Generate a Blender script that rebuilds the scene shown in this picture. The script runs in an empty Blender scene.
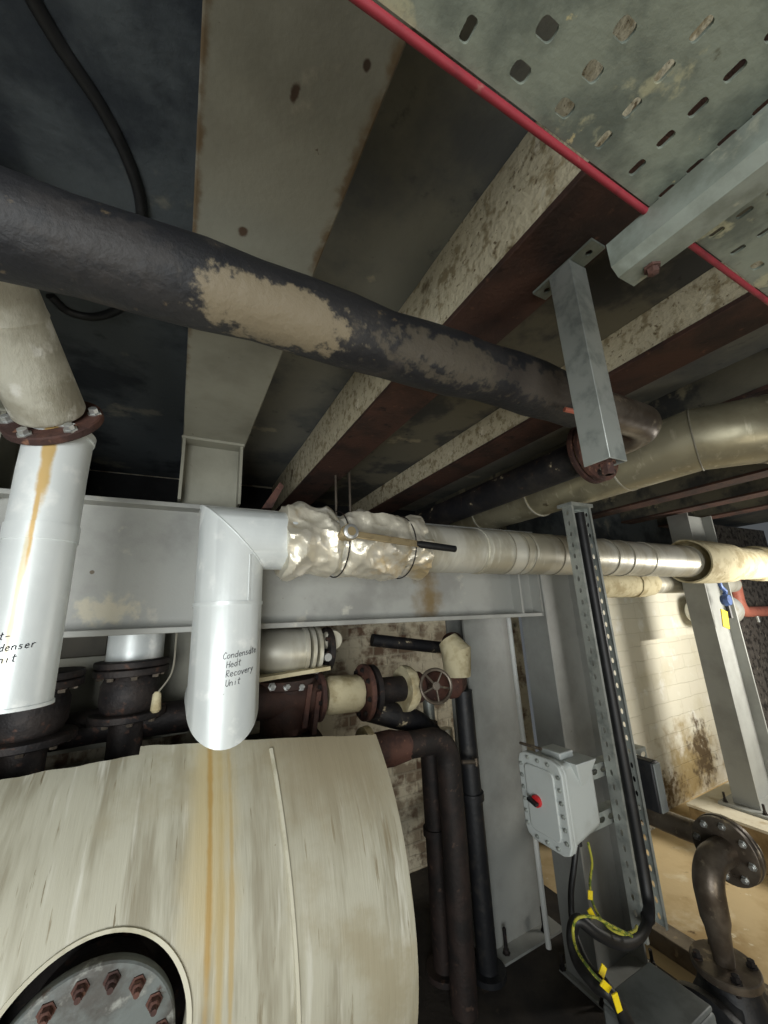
import bpy, bmesh, math, random
from mathutils import Vector, Matrix, noise as mnoise

random.seed(7)
SC = bpy.context.scene
COL = SC.collection
Z0 = 2.0                     # eye height above the floor; builders below measure heights from the eye

# ---------------------------------------------------------------- camera, world, lights, exposure
CX = Vector((0.88653169, 0.07534931, 0.45649101))      # world X, Y, Z axes seen in camera (right, down, forward)
CY = Vector((-0.46035019, 0.24228957, 0.85403364))
CZ = Vector((0.04625217, 0.96727361, -0.24948445)) * -1
FOC = 387.733
right = Vector((CX[0], CY[0], CZ[0]))
down = Vector((CX[1], CY[1], CZ[1]))
fwd = Vector((CX[2], CY[2], CZ[2]))
cam_d = bpy.data.cameras.new('camera')
cam = bpy.data.objects.new('camera', cam_d)
COL.objects.link(cam)
cam_d.sensor_fit = 'VERTICAL'
cam_d.sensor_height = 36.0
cam_d.lens = 36.0 * FOC / 1024.0
cam_d.clip_start = 0.02
m3 = Matrix((right, -down, -fwd)).transposed()
cam.matrix_world = Matrix.Translation((0, 0, Z0)) @ m3.to_4x4()
SC.camera = cam

w = bpy.data.worlds.new('world')
SC.world = w
w.use_nodes = True
w.node_tree.nodes['Background'].inputs[0].default_value = (0.78, 0.85, 0.90, 1)
w.node_tree.nodes['Background'].inputs[1].default_value = 0.10

SC.view_settings.view_transform = 'Standard'
SC.view_settings.look = 'None'
SC.view_settings.gamma = 1.0
SC.view_settings.use_curve_mapping = False
SC.view_settings.exposure = 0.0
SC.cycles.use_denoising = True
SC.cycles.max_bounces = 6


def lamp(name, loc, aim, sx, sy, power, col, spread=180):
    d = bpy.data.lights.new(name, 'AREA')
    d.shape = 'RECTANGLE'
    d.size, d.size_y = sx, sy
    d.energy = power
    d.color = col
    d.spread = math.radians(spread)
    o = bpy.data.objects.new(name, d)
    COL.objects.link(o)
    o.location = (loc[0], loc[1], loc[2] + Z0)
    o.rotation_euler = (Vector(aim) - Vector(loc)).to_track_quat('-Z', 'Y').to_euler()
    return o


lamp('daylight_doorway', (-1.5, -2.0, -0.55), (-0.3, 1.9, -0.15), 2.0, 2.2, 64, (0.97, 1.0, 0.99), 115)
lamp('flood_light', (4.9, 0.7, -0.25), (4.3, 2.6, -0.85), 0.7, 0.5, 52, (1.0, 0.96, 0.87))
lamp('bounce_fill', (1.2, -1.3, -1.3), (1.3, 1.6, 0.6), 0.8, 0.5, 13, (1.0, 0.93, 0.78))  # added unseen fill, stands in for warm bounce off the floor


def P(px, py, X=None, Y=None, Z=None):
    """A point of the place on the sight line (px, py), at a known X, Y or height."""
    a = Vector((px - 384, py - 512, FOC))
    r = Vector((CX.dot(a), CY.dot(a), CZ.dot(a)))
    t = X / r[0] if X is not None else (Y / r[1] if Y is not None else Z / r[2])
    return r * t


# ---------------------------------------------------------------- materials
def lin(c):
    out = []
    for v in c:
        v /= 255.0
        out.append(v / 12.92 if v <= 0.04045 else ((v + 0.055) / 1.055) ** 2.4)
    return (*out, 1)


def mat(name, base, layers=(), rough=0.6, metal=0.0, bump=0.0, bump_scale=30.0, blobs=(), stretch=(1, 1, 1), brick=None, rough_var=0.0):
    """layers: (colour, scale, low, high, stretch, detail) noise masks laid over base; blobs: (colour, centre, radii, noise scale) worn patches"""
    m = bpy.data.materials.new(name)
    m.use_nodes = True
    nt = m.node_tree
    N, L = nt.nodes, nt.links
    bs = N['Principled BSDF']
    bs.inputs['Roughness'].default_value = rough
    bs.inputs['Metallic'].default_value = metal
    tc = N.new('ShaderNodeTexCoord')

    def nz(scale, st, detail=6.0, rg=0.6):
        mp = N.new('ShaderNodeMapping')
        mp.inputs['Scale'].default_value = st
        L.new(tc.outputs['Object'], mp.inputs[0])
        n = N.new('ShaderNodeTexNoise')
        n.inputs['Scale'].default_value = scale
        n.inputs['Detail'].default_value = detail
        n.inputs['Roughness'].default_value = rg
        L.new(mp.outputs[0], n.inputs['Vector'])
        return n.outputs['Fac']

    def ramp(fac, lo, hi):
        r = N.new('ShaderNodeMapRange')
        r.interpolation_type = 'SMOOTHSTEP'
        r.inputs['From Min'].default_value = lo
        r.inputs['From Max'].default_value = hi
        L.new(fac, r.inputs['Value'])
        return r.outputs['Result']

    def mixc(fac, a, b):
        x = N.new('ShaderNodeMix')
        x.data_type = 'RGBA'
        L.new(fac, x.inputs['Factor'])
        if isinstance(a, tuple):
            x.inputs['A'].default_value = a
        else:
            L.new(a, x.inputs['A'])
        if isinstance(b, tuple):
            x.inputs['B'].default_value = b
        else:
            L.new(b, x.inputs['B'])
        return x.outputs['Result']

    cur = lin(base)
    hgt = None
    if brick:
        mp = N.new('ShaderNodeMapping')
        mp.inputs['Rotation'].default_value = (math.radians(90), 0, 0)
        L.new(tc.outputs['Object'], mp.inputs[0])
        wv = N.new('ShaderNodeTexNoise'); wv.inputs['Scale'].default_value = 6
        L.new(mp.outputs[0], wv.inputs['Vector'])
        va = N.new('ShaderNodeVectorMath'); va.operation = 'MULTIPLY_ADD'
        va.inputs[1].default_value = (0.03, 0.03, 0.03)
        L.new(wv.outputs['Color'], va.inputs[0]); L.new(mp.outputs[0], va.inputs[2])
        b = N.new('ShaderNodeTexBrick')
        b.inputs['Color1'].default_value = lin(base)
        b.inputs['Color2'].default_value = lin(brick[0])
        b.inputs['Mortar'].default_value = lin(brick[1])
        b.inputs['Scale'].default_value = 1.0
        b.inputs['Brick Width'].default_value = brick[2]
        b.inputs['Row Height'].default_value = brick[3]
        b.inputs['Mortar Size'].default_value = brick[4]
        b.inputs['Mortar Smooth'].default_value = 0.6
        L.new(va.outputs[0], b.inputs['Vector'])
        cur = b.outputs['Color']
        hgt = b.outputs['Fac']
    for ly in layers:
        col, sc, lo, hi = ly[:4]
        st = ly[4] if len(ly) > 4 else (1, 1, 1)
        dt = ly[5] if len(ly) > 5 else 6.0
        cur = mixc(ramp(nz(sc, st, dt), lo, hi), cur, lin(col))
    for bl_ in blobs:
        col, cen, rad, sc = bl_[:4]
        gain = bl_[4] if len(bl_) > 4 else 1.0
        soft = bl_[5] if len(bl_) > 5 else .15
        s = N.new('ShaderNodeVectorMath'); s.operation = 'SUBTRACT'
        L.new(tc.outputs['Object'], s.inputs[0]); s.inputs[1].default_value = cen
        dv = N.new('ShaderNodeVectorMath'); dv.operation = 'DIVIDE'
        L.new(s.outputs[0], dv.inputs[0]); dv.inputs[1].default_value = rad
        ln = N.new('ShaderNodeVectorMath'); ln.operation = 'LENGTH'
        L.new(dv.outputs[0], ln.inputs[0])
        ad = N.new('ShaderNodeMath'); ad.operation = 'ADD'
        ad.operation = 'MULTIPLY_ADD'
        L.new(nz(sc, (1, 1, 1)), ad.inputs[0]); ad.inputs[1].default_value = gain; L.new(ln.outputs['Value'], ad.inputs[2])
        rr = ramp(ad.outputs[0], .9 + .5 * gain + soft, .9 + .5 * gain - soft)
        cur = mixc(rr, cur, lin(col))
    if isinstance(cur, tuple):
        bs.inputs['Base Color'].default_value = cur
    else:
        L.new(cur, bs.inputs['Base Color'])
    if rough_var:
        r = N.new('ShaderNodeMapRange')
        L.new(nz(9.0, stretch), r.inputs['Value'])
        r.inputs['From Min'].default_value = 0.3; r.inputs['From Max'].default_value = 0.7
        r.inputs['To Min'].default_value = max(0.05, rough - rough_var); r.inputs['To Max'].default_value = min(1, rough + rough_var)
        L.new(r.outputs[0], bs.inputs['Roughness'])
    if bump:
        bp = N.new('ShaderNodeBump')
        bp.inputs['Strength'].default_value = bump
        bp.inputs['Distance'].default_value = 0.01
        L.new(nz(bump_scale, stretch), bp.inputs['Height'])
        if hgt is not None:
            b2 = N.new('ShaderNodeBump'); b2.inputs['Strength'].default_value = 0.5; b2.inputs['Distance'].default_value = 0.01; b2.invert = True
            L.new(hgt, b2.inputs['Height']); L.new(bp.outputs[0], b2.inputs['Normal'])
            L.new(b2.outputs[0], bs.inputs['Normal'])
        else:
            L.new(bp.outputs[0], bs.inputs['Normal'])
    return m


M = {}
M['grey_paint'] = mat('grey_paint', (160, 161, 156), [((138, 138, 134), 3, .45, .7), ((112, 104, 88), 40, .70, .78), ((178, 176, 166), 7, .62, .7)], .5, 0, .08, 60)
M['grey_joist'] = mat('grey_joist', (142, 141, 128), [((118, 116, 104), 2.5, .4, .7), ((76, 60, 44), 17, .70, .74), ((165, 160, 142), 5, .6, .75)], .55, 0, .1, 40)
def rel(px, py, root, **k):
    return tuple(P(px, py, **k) - Vector(root))
_jr = (.103, .5, .8)
M['joist_spotted'] = mat('joist_spotted', (142, 141, 128), [((118, 116, 104), 2.5, .4, .7), ((84, 70, 54), 24, .68, .73), ((165, 160, 142), 5, .6, .75)], .55, 0, .1, 40,
                         blobs=[((66, 50, 38), rel(295, 94, _jr, Z=.8), (.007, .014, .02), 30, 2, .3), ((60, 46, 36), rel(367, 66, _jr, Z=.8), (.006, .008, .02), 30, 2, .3), ((82, 62, 46), rel(243, 231, _jr, Z=.8), (.01, .014, .02), 30, 2, .3),
                                ((104, 88, 66), (.13, -.2, .01), (.012, .5, .03), 18, 5, .8), ((104, 88, 66), (-.13, .1, .01), (.008, .5, .03), 18, 5, .8)])
_br = (.3, 1.88, -.06)
M['beam_paint'] = mat('beam_paint', (160, 161, 156), [((138, 138, 134), 3, .45, .7), ((112, 104, 88), 40, .70, .78), ((178, 176, 166), 7, .62, .7)], .5, 0, .08, 60,
                      blobs=[((120, 102, 70), rel(428, 598, _br, Y=1.87), (.07, .1, .2), 9, 2.5, .7), ((190, 184, 164), rel(105, 610, _br, Y=1.87), (.10, .1, .05), 22, 3, .4), ((96, 84, 66), rel(92, 572, _br, Y=1.87), (.008, .1, .008), 30, 1, .2)])
M['column_grey'] = mat('column_grey', (152, 154, 150), [((134, 135, 131), 3, .4, .7), ((96, 92, 84), 30, .72, .78)], .5, 0, .06, 60)
M['slab'] = mat('slab', (128, 128, 120), [((96, 99, 100), 1.7, .42, .6), ((164, 158, 138), 2.6, .6, .66), ((74, 76, 78), 9, .6, .75)], .9, 0, .35, 25)
M['wall_painted_shade'] = mat('wall_painted_shade', (34, 35, 36), [((22, 23, 25), 3, .45, .65), ((52, 50, 46), 8, .62, .72)], .95, 0, .4, 25)  # near-black tone carries the shade of the upper back wall
M['slab_painted_shade'] = mat('slab_painted_shade', (74, 80, 83), [((38, 44, 50), 1.5, .46, .58), ((112, 111, 102), 2.6, .58, .66), ((46, 50, 54), 9, .6, .75)], .9, 0, .35, 25)  # darker slab colour with the ceiling's lack of light painted in
M['slab_patched'] = mat('slab_patched', (104, 100, 86), [((62, 62, 60), 2.0, .45, .55), ((142, 134, 110), 3.2, .6, .66), ((40, 38, 36), 12, .64, .72)], .9, 0, .35, 25)
M['casing'] = mat('casing', (206, 196, 168), [((156, 142, 112), 26, .48, .64), ((112, 96, 70), 60, .58, .70), ((226, 218, 196), 18, .6, .72), ((110, 94, 70), 5, .64, .74)], .95, 0, .7, 55)
M['rust_dark'] = mat('rust_dark', (82, 57, 48), [((54, 42, 38), 4, .4, .65), ((106, 76, 60), 22, .6, .72), ((30, 26, 26), 9, .6, .7)], .75, .2, .4, 60)
M['rust'] = mat('rust', (98, 66, 56), [((64, 44, 40), 8, .4, .6), ((134, 98, 78), 30, .6, .7)], .75, .15, .4, 70)
M['dark_iron'] = mat('dark_iron', (52, 46, 44), [((34, 31, 32), 9, .4, .6), ((86, 62, 52), 26, .58, .7)], .6, .4, .35, 60)
M['clad'] = mat('clad', (222, 227, 226), [((204, 210, 210), 3, .4, .7, (1, 1, .35)), ((236, 239, 237), 9, .55, .7), ((130, 128, 118), 46, .73, .78)], .42, .22, .05, 30, rough_var=.08)
M['clad_stained'] = mat('clad_stained', (222, 227, 226), [((204, 210, 210), 3, .4, .7, (1, 1, .35)), ((236, 239, 237), 9, .55, .7)], .42, .22, .05, 30,
                        blobs=[((196, 166, 108), (.004, -.078, .74), (.018, .08, .25), 10, 1.2, .25), ((196, 164, 106), (.000, -.078, .50), (.006, .08, .16), 10, 1.2, .4), ((206, 196, 166), (-.006, -.078, .28), (.006, .05, .2), 12, 2, .4)], rough_var=.08)
M['clad_dirty'] = mat('clad_dirty', (212, 210, 198), [((182, 176, 156), 5, .42, .62, (1, .4, .4)), ((222, 220, 206), 13, .55, .7, (1.6, .3, .3)), ((124, 112, 88), 26, .68, .76, (1, .5, .5))], .42, .4, .06, 40, rough_var=.1)
M['duct_clad'] = mat('duct_clad', (170, 164, 140), [((140, 134, 112), 4, .42, .66), ((196, 190, 166), 26, .56, .7, (1, 1, .2)), ((98, 88, 70), 11, .66, .76)], .42, .55, .05, 40, rough_var=.1)
M['canvas'] = mat('canvas', (196, 194, 180), [((160, 156, 140), 6, .42, .62), ((218, 217, 208), 15, .55, .7), ((112, 104, 90), 26, .68, .76)], .85, 0, .5, 40, stretch=(1, .4, .4))
M['cream_lagging'] = mat('cream_lagging', (204, 194, 160), [((166, 152, 116), 7, .45, .65), ((120, 104, 74), 20, .66, .74)], .85, 0, .5, 40)
M['tank_skin'] = mat('tank_skin', (184, 181, 163), [((150, 144, 124), 1.0, .46, .66, (12, 1.6, 1.6), 4), ((206, 204, 190), 1.0, .54, .7, (26, 2, 2), 4), ((138, 128, 104), 1.0, .62, .70, (40, 3, 3), 6), ((120, 110, 86), 1.0, .66, .70, (90, 5, 5), 6), ((120, 106, 80), 30, .70, .75), ((166, 158, 134), 2.4, .5, .66)],
                     .62, 0, .42, 1.2, blobs=[((150, 140, 116), (.62, -.45, 1.5), (.34, .5, .3), 4, 1.5, .7), ((190, 176, 138), (.15, -.62, 1.36), (.07, .4, .36), 6, 1.2, .6), ((176, 146, 88), (.148, -.68, 1.32), (.009, .45, .40), 9, 1.6, .5), ((182, 164, 120), (.18, -.7, 1.12), (.010, .45, .5), 9, 1.8, .6), ((178, 158, 114), (.21, -.7, 1.15), (.007, .45, .45), 9, 1.8, .6)], stretch=(24, 1.6, 1.6))
M['black_lagging'] = mat('black_lagging', (28, 29, 33), [((44, 43, 44), 9, .45, .65, (.5, 1, 1)), ((56, 52, 50), 7, .6, .68), ((150, 138, 112), 14, .7, .74), ((96, 84, 66), 30, .64, .72)], .6, 0, .45, 34,
                         blobs=[((130, 119, 98), (1.335, -.072, -.05), (.165, .11, .058), 30, 1.6, .12), ((78, 72, 62), (1.75, -.065, -.03), (.22, .09, .042), 34, 3.0, .25), ((66, 60, 54), (2.08, -.065, -.02), (.2, .09, .045), 34, 3.0, .25), ((48, 46, 46), (1.06, -.07, -.02), (.1, .1, .05), 30, 2.5, .25)])
M['black_pipe'] = mat('black_pipe', (24, 24, 28), [((46, 42, 40), 9, .45, .65), ((190, 176, 146), 9, .61, .66), ((64, 50, 42), 20, .62, .7)], .6, 0, .4, 40)
M['black_rubber'] = mat('black_rubber', (22, 23, 25), [((36, 36, 38), 20, .5, .7)], .5)
M['drain_brown'] = mat('drain_brown', (54, 43, 39), [((34, 30, 29), 5, .42, .62), ((84, 66, 56), 22, .6, .7)], .65, .2, .3, 50)
M['steel'] = mat('steel', (122, 113, 102), [((94, 84, 74), 6, .42, .62), ((150, 138, 120), 20, .58, .7)], .36, .6, .1, 40, rough_var=.1)
M['bright_steel'] = mat('bright_steel', (190, 192, 190), [((150, 150, 146), 20, .5, .7)], .35, .7)
M['galv'] = mat('galv', (152, 160, 152), [((120, 126, 116), 9, .42, .6), ((176, 176, 158), 16, .58, .68), ((116, 98, 70), 24, .68, .76)], .5, .35, .12, 40, rough_var=.1)
M['galv_clean'] = mat('galv_clean', (176, 181, 176), [((144, 150, 146), 14, .45, .65), ((172, 177, 172), 26, .58, .7)], .42, .5, .08, 40, rough_var=.1)
M['tray_galv'] = mat('tray_galv', (140, 148, 136), [((104, 112, 104), 11, .42, .6), ((172, 172, 146), 14, .57, .64), ((90, 86, 66), 24, .64, .72), ((186, 178, 140), 36, .66, .72)], .55, .25, .15, 40, rough_var=.12)
M['red'] = mat('red', (138, 40, 52), [((104, 32, 42), 20, .5, .7), ((150, 92, 88), 30, .62, .7)], .6)
M['red_knob'] = mat('red_knob', (190, 40, 44), (), .4)
M['yellow'] = mat('yellow', (232, 206, 24), [((206, 180, 20), 60, .5, .7)], .5)
M['earth_wire'] = mat('earth_wire', (168, 164, 60), [((92, 110, 44), 60, .48, .54)], .5)
M['foil'] = mat('foil', (226, 220, 202), [((236, 231, 218), 7, .5, .7), ((204, 184, 144), 5, .54, .68), ((140, 120, 92), 24, .68, .74)], .36, .5, .35, 26)
M['brass'] = mat('brass', (176, 158, 122), [((140, 124, 94), 20, .5, .7)], .4, .6)
M['box_grey'] = mat('box_grey', (184, 190, 188), [((168, 172, 168), 5, .45, .7), ((120, 112, 98), 40, .74, .79)], .5, 0, .04, 80)
M['motor_grey'] = mat('motor_grey', (122, 127, 126), [((100, 104, 104), 9, .45, .7)], .5, .1, .08, 60)
M['pump_black'] = mat('pump_black', (34, 35, 38), [((54, 52, 50), 14, .5, .7)], .5, .2, .2, 50)
M['floor'] = mat('floor', (206, 184, 142), [((176, 150, 106), 1.6, .42, .62), ((222, 208, 176), 3.0, .56, .7), ((98, 78, 52), 7, .62, .72), ((222, 210, 180), 16, .64, .72)], .9, 0, .4, 14)
M['floor_painted_shade'] = mat('floor_painted_shade', (54, 48, 42), [((32, 29, 27), 3, .4, .65), ((84, 72, 58), 9, .62, .74)], .9, 0, .5, 14)  # dark floor colour that stands in for shade
M['white_wall'] = mat('white_wall', (226, 222, 204), [((214, 208, 186), 2.2, .5, .7), ((238, 236, 226), 5, .55, .7), ((176, 158, 118), 22, .71, .77)], .9, 0, .3, 14, brick=((224, 219, 202), (214, 209, 190), .46, .15, .005),
                      blobs=[((168, 148, 104), (1.05, .0, .25), (.5, .4, .34), 7, 3, .7), ((96, 80, 56), (1.34, .0, .36), (.2, .4, .26), 11, 4, .5), ((120, 100, 70), (.30, .0, .12), (.5, .4, .18), 20, 4, .5)])
M['old_brick'] = mat('old_brick', (150, 138, 118), [((202, 194, 172), 5, .42, .56), ((92, 68, 54), 7, .58, .70), ((40, 36, 34), 3, .6, .75)], .95, 0, .7, 20, brick=((100, 76, 60), (150, 140, 122), .24, .085, .012))
M['stone'] = mat('stone', (126, 120, 114), [((66, 62, 60), 13, .46, .6), ((172, 164, 152), 17, .58, .66)], .95, 0, .9, 24)
M['concrete'] = mat('concrete', (150, 128, 92), [((118, 96, 62), 4, .45, .65), ((168, 150, 114), 9, .56, .68)], .9, 0, .4, 24)
M['concrete_white'] = mat('concrete_white', (212, 204, 182), [((170, 152, 118), 4, .5, .68), ((120, 102, 74), 12, .66, .74)], .9, 0, .3, 24)
M['pink_pipe'] = mat('pink_pipe', (214, 132, 112), [((190, 106, 90), 12, .5, .7)], .5)
M['blue_steel'] = mat('blue_steel', (70, 92, 140), [((44, 54, 84), 14, .5, .7)], .5, .2)
M['ink'] = mat('ink', (30, 32, 40), (), .7)
M['seam'] = mat('seam', (206, 202, 182), [((180, 174, 150), 8, .5, .7)], .7)
M['seam_dark'] = mat('seam_dark', (150, 146, 132), [((120, 114, 98), 12, .5, .7)], .5, .3)
M['white_paint'] = mat('white_paint', (222, 224, 220), [((196, 192, 178), 6, .5, .7)], .6)


# ---------------------------------------------------------------- builders
class MB:
    def __init__(self):
        self.v, self.f = [], []

    def add(self, vs, fs):
        b = len(self.v)
        self.v += [Vector(x) for x in vs]
        self.f += [tuple(i + b for i in f) for f in fs]
        return self

    def hexa(self, c):
        return self.add(c, [(0, 3, 2, 1), (4, 5, 6, 7), (0, 1, 5, 4), (1, 2, 6, 5), (2, 3, 7, 6), (3, 0, 4, 7)])

    def box(self, x0, x1, y0, y1, z0, z1):
        return self.hexa([(x0, y0, z0), (x1, y0, z0), (x1, y1, z0), (x0, y1, z0), (x0, y0, z1), (x1, y0, z1), (x1, y1, z1), (x0, y1, z1)])

    def obox(self, c, a, b, d):
        c, a, b, d = map(Vector, (c, a, b, d))
        return self.hexa([c - a - b - d, c + a - b - d, c + a + b - d, c - a + b - d, c - a - b + d, c + a - b + d, c + a + b + d, c - a + b + d])

    def sweep(self, path, r, seg=20, caps=True):
        path = [Vector(p) for p in path]
        n = len(path)
        rs = r if isinstance(r, (list, tuple)) else [r] * n
        d = (path[1] - path[0]).normalized()
        ref = Vector((0, 0, 1)) if abs(d.z) < .9 else Vector((1, 0, 0))
        u = d.cross(ref).normalized()
        vv = u.cross(d).normalized()
        rings = []
        for i in range(n):
            if i < n - 1:
                dn = (path[i + 1] - path[i]).normalized()
            else:
                dn = d
            nm = (d + dn)
            nm = nm.normalized() if nm.length > 1e-6 else d
            ring = []
            for k in range(seg):
                a = 2 * math.pi * k / seg
                o = (u * math.cos(a) + vv * math.sin(a)) * rs[i]
                ring.append(path[i] + o - d * (o.dot(nm) / d.dot(nm)))
            rings.append(ring)
            q = d.rotation_difference(dn)
            u = (q @ u).normalized(); vv = (q @ vv).normalized()
            d = dn
        vs = [p for ring in rings for p in ring]
        fs = []
        for i in range(n - 1):
            for k in range(seg):
                k2 = (k + 1) % seg
                fs.append((i * seg + k, (i + 1) * seg + k, (i + 1) * seg + k2, i * seg + k2))
        if caps:
            fs.append(tuple(range(seg)))
            fs.append(tuple((n - 1) * seg + k for k in reversed(range(seg))))
        return self.add(vs, fs)

    def cyl(self, a, b, r, r1=None, seg=24):
        return self.sweep([a, b], [r, r if r1 is None else r1], seg)

    def lathe(self, p, axis, prof, seg=32, caps=True):
        """prof: (height along axis, radius)"""
        p, ax = Vector(p), Vector(axis).normalized()
        ref = Vector((0, 0, 1)) if abs(ax.z) < .9 else Vector((1, 0, 0))
        u = ax.cross(ref).normalized(); v = ax.cross(u)
        vs, fs = [], []
        for h, r in prof:
            for k in range(seg):
                a = 2 * math.pi * k / seg
                vs.append(p + ax * h + (u * math.cos(a) + v * math.sin(a)) * r)
        for i in range(len(prof) - 1):
            for k in range(seg):
                k2 = (k + 1) % seg
                fs.append((i * seg + k, i * seg + k2, (i + 1) * seg + k2, (i + 1) * seg + k))
        if caps:
            fs.append(tuple(reversed(range(seg))))
            fs.append(tuple((len(prof) - 1) * seg + k for k in range(seg)))
        return self.add(vs, fs)

    def ring(self, p, axis, r0, r1, h, seg=32):
        return self.lathe_closed(p, axis, [(0, r0), (0, r1), (h, r1), (h, r0)], seg)

    def lathe_closed(self, p, axis, prof, seg=32):
        m = MB().lathe(p, axis, prof + [prof[0]], seg, caps=False)
        n = len(prof)
        fs = [tuple(i if i < n * seg else i - n * seg for i in f) for f in m.f]
        return self.add(m.v[:n * seg], fs)

    def torus(self, p, axis, R, r, seg=32, ms=10):
        return self.lathe_closed(p, axis, [(r * math.sin(2 * math.pi * k / ms), R + r * math.cos(2 * math.pi * k / ms)) for k in range(ms)], seg)

    def prism(self, poly, vec):
        n = len(poly)
        vec = Vector(vec)
        vs = [Vector(p) for p in poly] + [Vector(p) + vec for p in poly]
        fs = [tuple(reversed(range(n))), tuple(range(n, 2 * n))] + [(k, (k + 1) % n, n + (k + 1) % n, n + k) for k in range(n)]
        return self.add(vs, fs)

    def bolt(self, p, axis, r, h):
        return self.lathe(p, axis, [(-.002, r * 1.45), (h * .18, r * 1.45), (h * .18, r), (h * .9, r), (h, r * .8)], 6)

    def plate_with_holes(self, outer, holes, vec):
        """outer, holes: loops of 3D points in one plane; thickness vec"""
        bm = bmesh.new()
        edges = []
        for loop in [outer] + holes:
            vs = [bm.verts.new(p) for p in loop]
            edges += [bm.edges.new((vs[i], vs[(i + 1) % len(vs)])) for i in range(len(vs))]
        bmesh.ops.triangle_fill(bm, use_beauty=True, use_dissolve=False, edges=edges)
        r = bmesh.ops.extrude_face_region(bm, geom=bm.faces[:])
        bmesh.ops.translate(bm, verts=[g for g in r['geom'] if isinstance(g, bmesh.types.BMVert)], vec=Vector(vec))
        bmesh.ops.recalc_face_normals(bm, faces=bm.faces[:])
        bm.verts.index_update()
        self.add([v.co.copy() for v in bm.verts], [tuple(v.index for v in f.verts) for f in bm.faces])
        bm.free()
        return self

    def jitter(self, amp, scale):
        for p in self.v:
            n = mnoise.noise_vector(p * scale)
            p += Vector(n) * amp
        return self


OFF = {}


def obj(name, mb, m, parent=None, loc=None, bevel=0, sharp=38, sub=0):
    if parent is not None:
        L = OFF[parent.name]
    elif loc is not None:
        L = Vector(loc)
    else:
        xs = [p.x for p in mb.v]; ys = [p.y for p in mb.v]; zs = [p.z for p in mb.v]
        L = Vector(((min(xs) + max(xs)) / 2, (min(ys) + max(ys)) / 2, min(zs)))
    me = bpy.data.meshes.new(name)
    me.from_pydata([tuple(p - L) for p in mb.v], [], mb.f)
    bm = bmesh.new(); bm.from_mesh(me)
    bmesh.ops.recalc_face_normals(bm, faces=bm.faces[:])
    bm.to_mesh(me); bm.free()
    for p in me.polygons:
        p.use_smooth = True
    me.set_sharp_from_angle(angle=math.radians(sharp))
    me.materials.append(M[m] if isinstance(m, str) else m)
    o = bpy.data.objects.new(name, me)
    COL.objects.link(o)
    OFF[o.name] = L
    if parent is not None:
        o.parent = parent
    else:
        o.location = (L.x, L.y, L.z + Z0)
    if bevel:
        b = o.modifiers.new('bevel', 'BEVEL'); b.width = bevel; b.segments = 2; b.limit_method = 'ANGLE'; b.angle_limit = math.radians(40)
    if sub:
        s = o.modifiers.new('subdivision', 'SUBSURF'); s.levels = sub; s.render_levels = sub
    return o


def thing(name, label, cat, loc, group=None):
    o = bpy.data.objects.new(name, None)
    o.empty_display_size = .1
    COL.objects.link(o)
    o.location = (loc[0], loc[1], loc[2] + Z0)
    OFF[o.name] = Vector(loc)
    return tag(o, label, cat, group)


def tag(o, label, cat, group=None):
    o['label'] = label; o['category'] = cat
    if group:
        o['group'] = group
    return o


def struct(name, mb, m, parent=None, **k):
    o = obj(name, mb, m, parent, **k)
    if parent is None:
        o['kind'] = 'structure'
    return o


def fillet(pts, r, n=6):
    pts = [Vector(p) for p in pts]
    out = [pts[0]]
    for i in range(1, len(pts) - 1):
        a, b, c = pts[i - 1], pts[i], pts[i + 1]
        d0, d1 = (a - b).normalized(), (c - b).normalized()
        ang = d0.angle(d1)
        if ang > 3.12:
            out.append(b)
            continue
        t = min(r / math.tan(ang / 2), (a - b).length * .49, (c - b).length * .49)
        p0, p1 = b + d0 * t, b + d1 * t
        rr = t * math.tan(ang / 2)
        cen = b + (d0 + d1).normalized() * (rr / math.sin(ang / 2))
        for k in range(n + 1):
            s = k / n
            q = (p0 - cen).normalized().slerp((p1 - cen).normalized(), s)
            out.append(cen + q.normalized() * rr)
    out.append(pts[-1])
    return out


def curve(pts, n=10):
    """smooth path through points (Catmull-Rom)"""
    p = [Vector(x) for x in pts]
    p = [p[0] * 2 - p[1]] + p + [p[-1] * 2 - p[-2]]
    out = []
    for i in range(1, len(p) - 2):
        for k in range(n):
            t = k / n
            out.append(.5 * ((2 * p[i]) + (p[i + 1] - p[i - 1]) * t + (2 * p[i - 1] - 5 * p[i] + 4 * p[i + 1] - p[i + 2]) * t * t + (3 * p[i] - p[i - 1] - 3 * p[i + 1] + p[i + 2]) * t ** 3))
    out.append(p[-2])
    return out


def flange(parent, p, axis, r, th, n, m='rust', bm_='dark_iron', rin=0, br=.011, name='flange', start=0.2, both=True):
    """a bolted flange disc; its bolts are sub-parts"""
    ax = Vector(axis).normalized()
    fl = obj(name, MB().lathe(p, ax, [(0, r * .97), (th * .12, r), (th * .88, r), (th, r * .97)], 36), m, parent)
    ref = Vector((0, 0, 1)) if abs(ax.z) < .9 else Vector((1, 0, 0))
    u = ax.cross(ref).normalized(); v = ax.cross(u)
    OFF[fl.name] = OFF[parent.name]
    for k in range(n):
        a = 2 * math.pi * (k + start) / n
        c = Vector(p) + (u * math.cos(a) + v * math.sin(a)) * r * .8
        b = MB().bolt(c, -ax, br, .016)
        obj('bolt', b, bm_, fl)
    return fl


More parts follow.
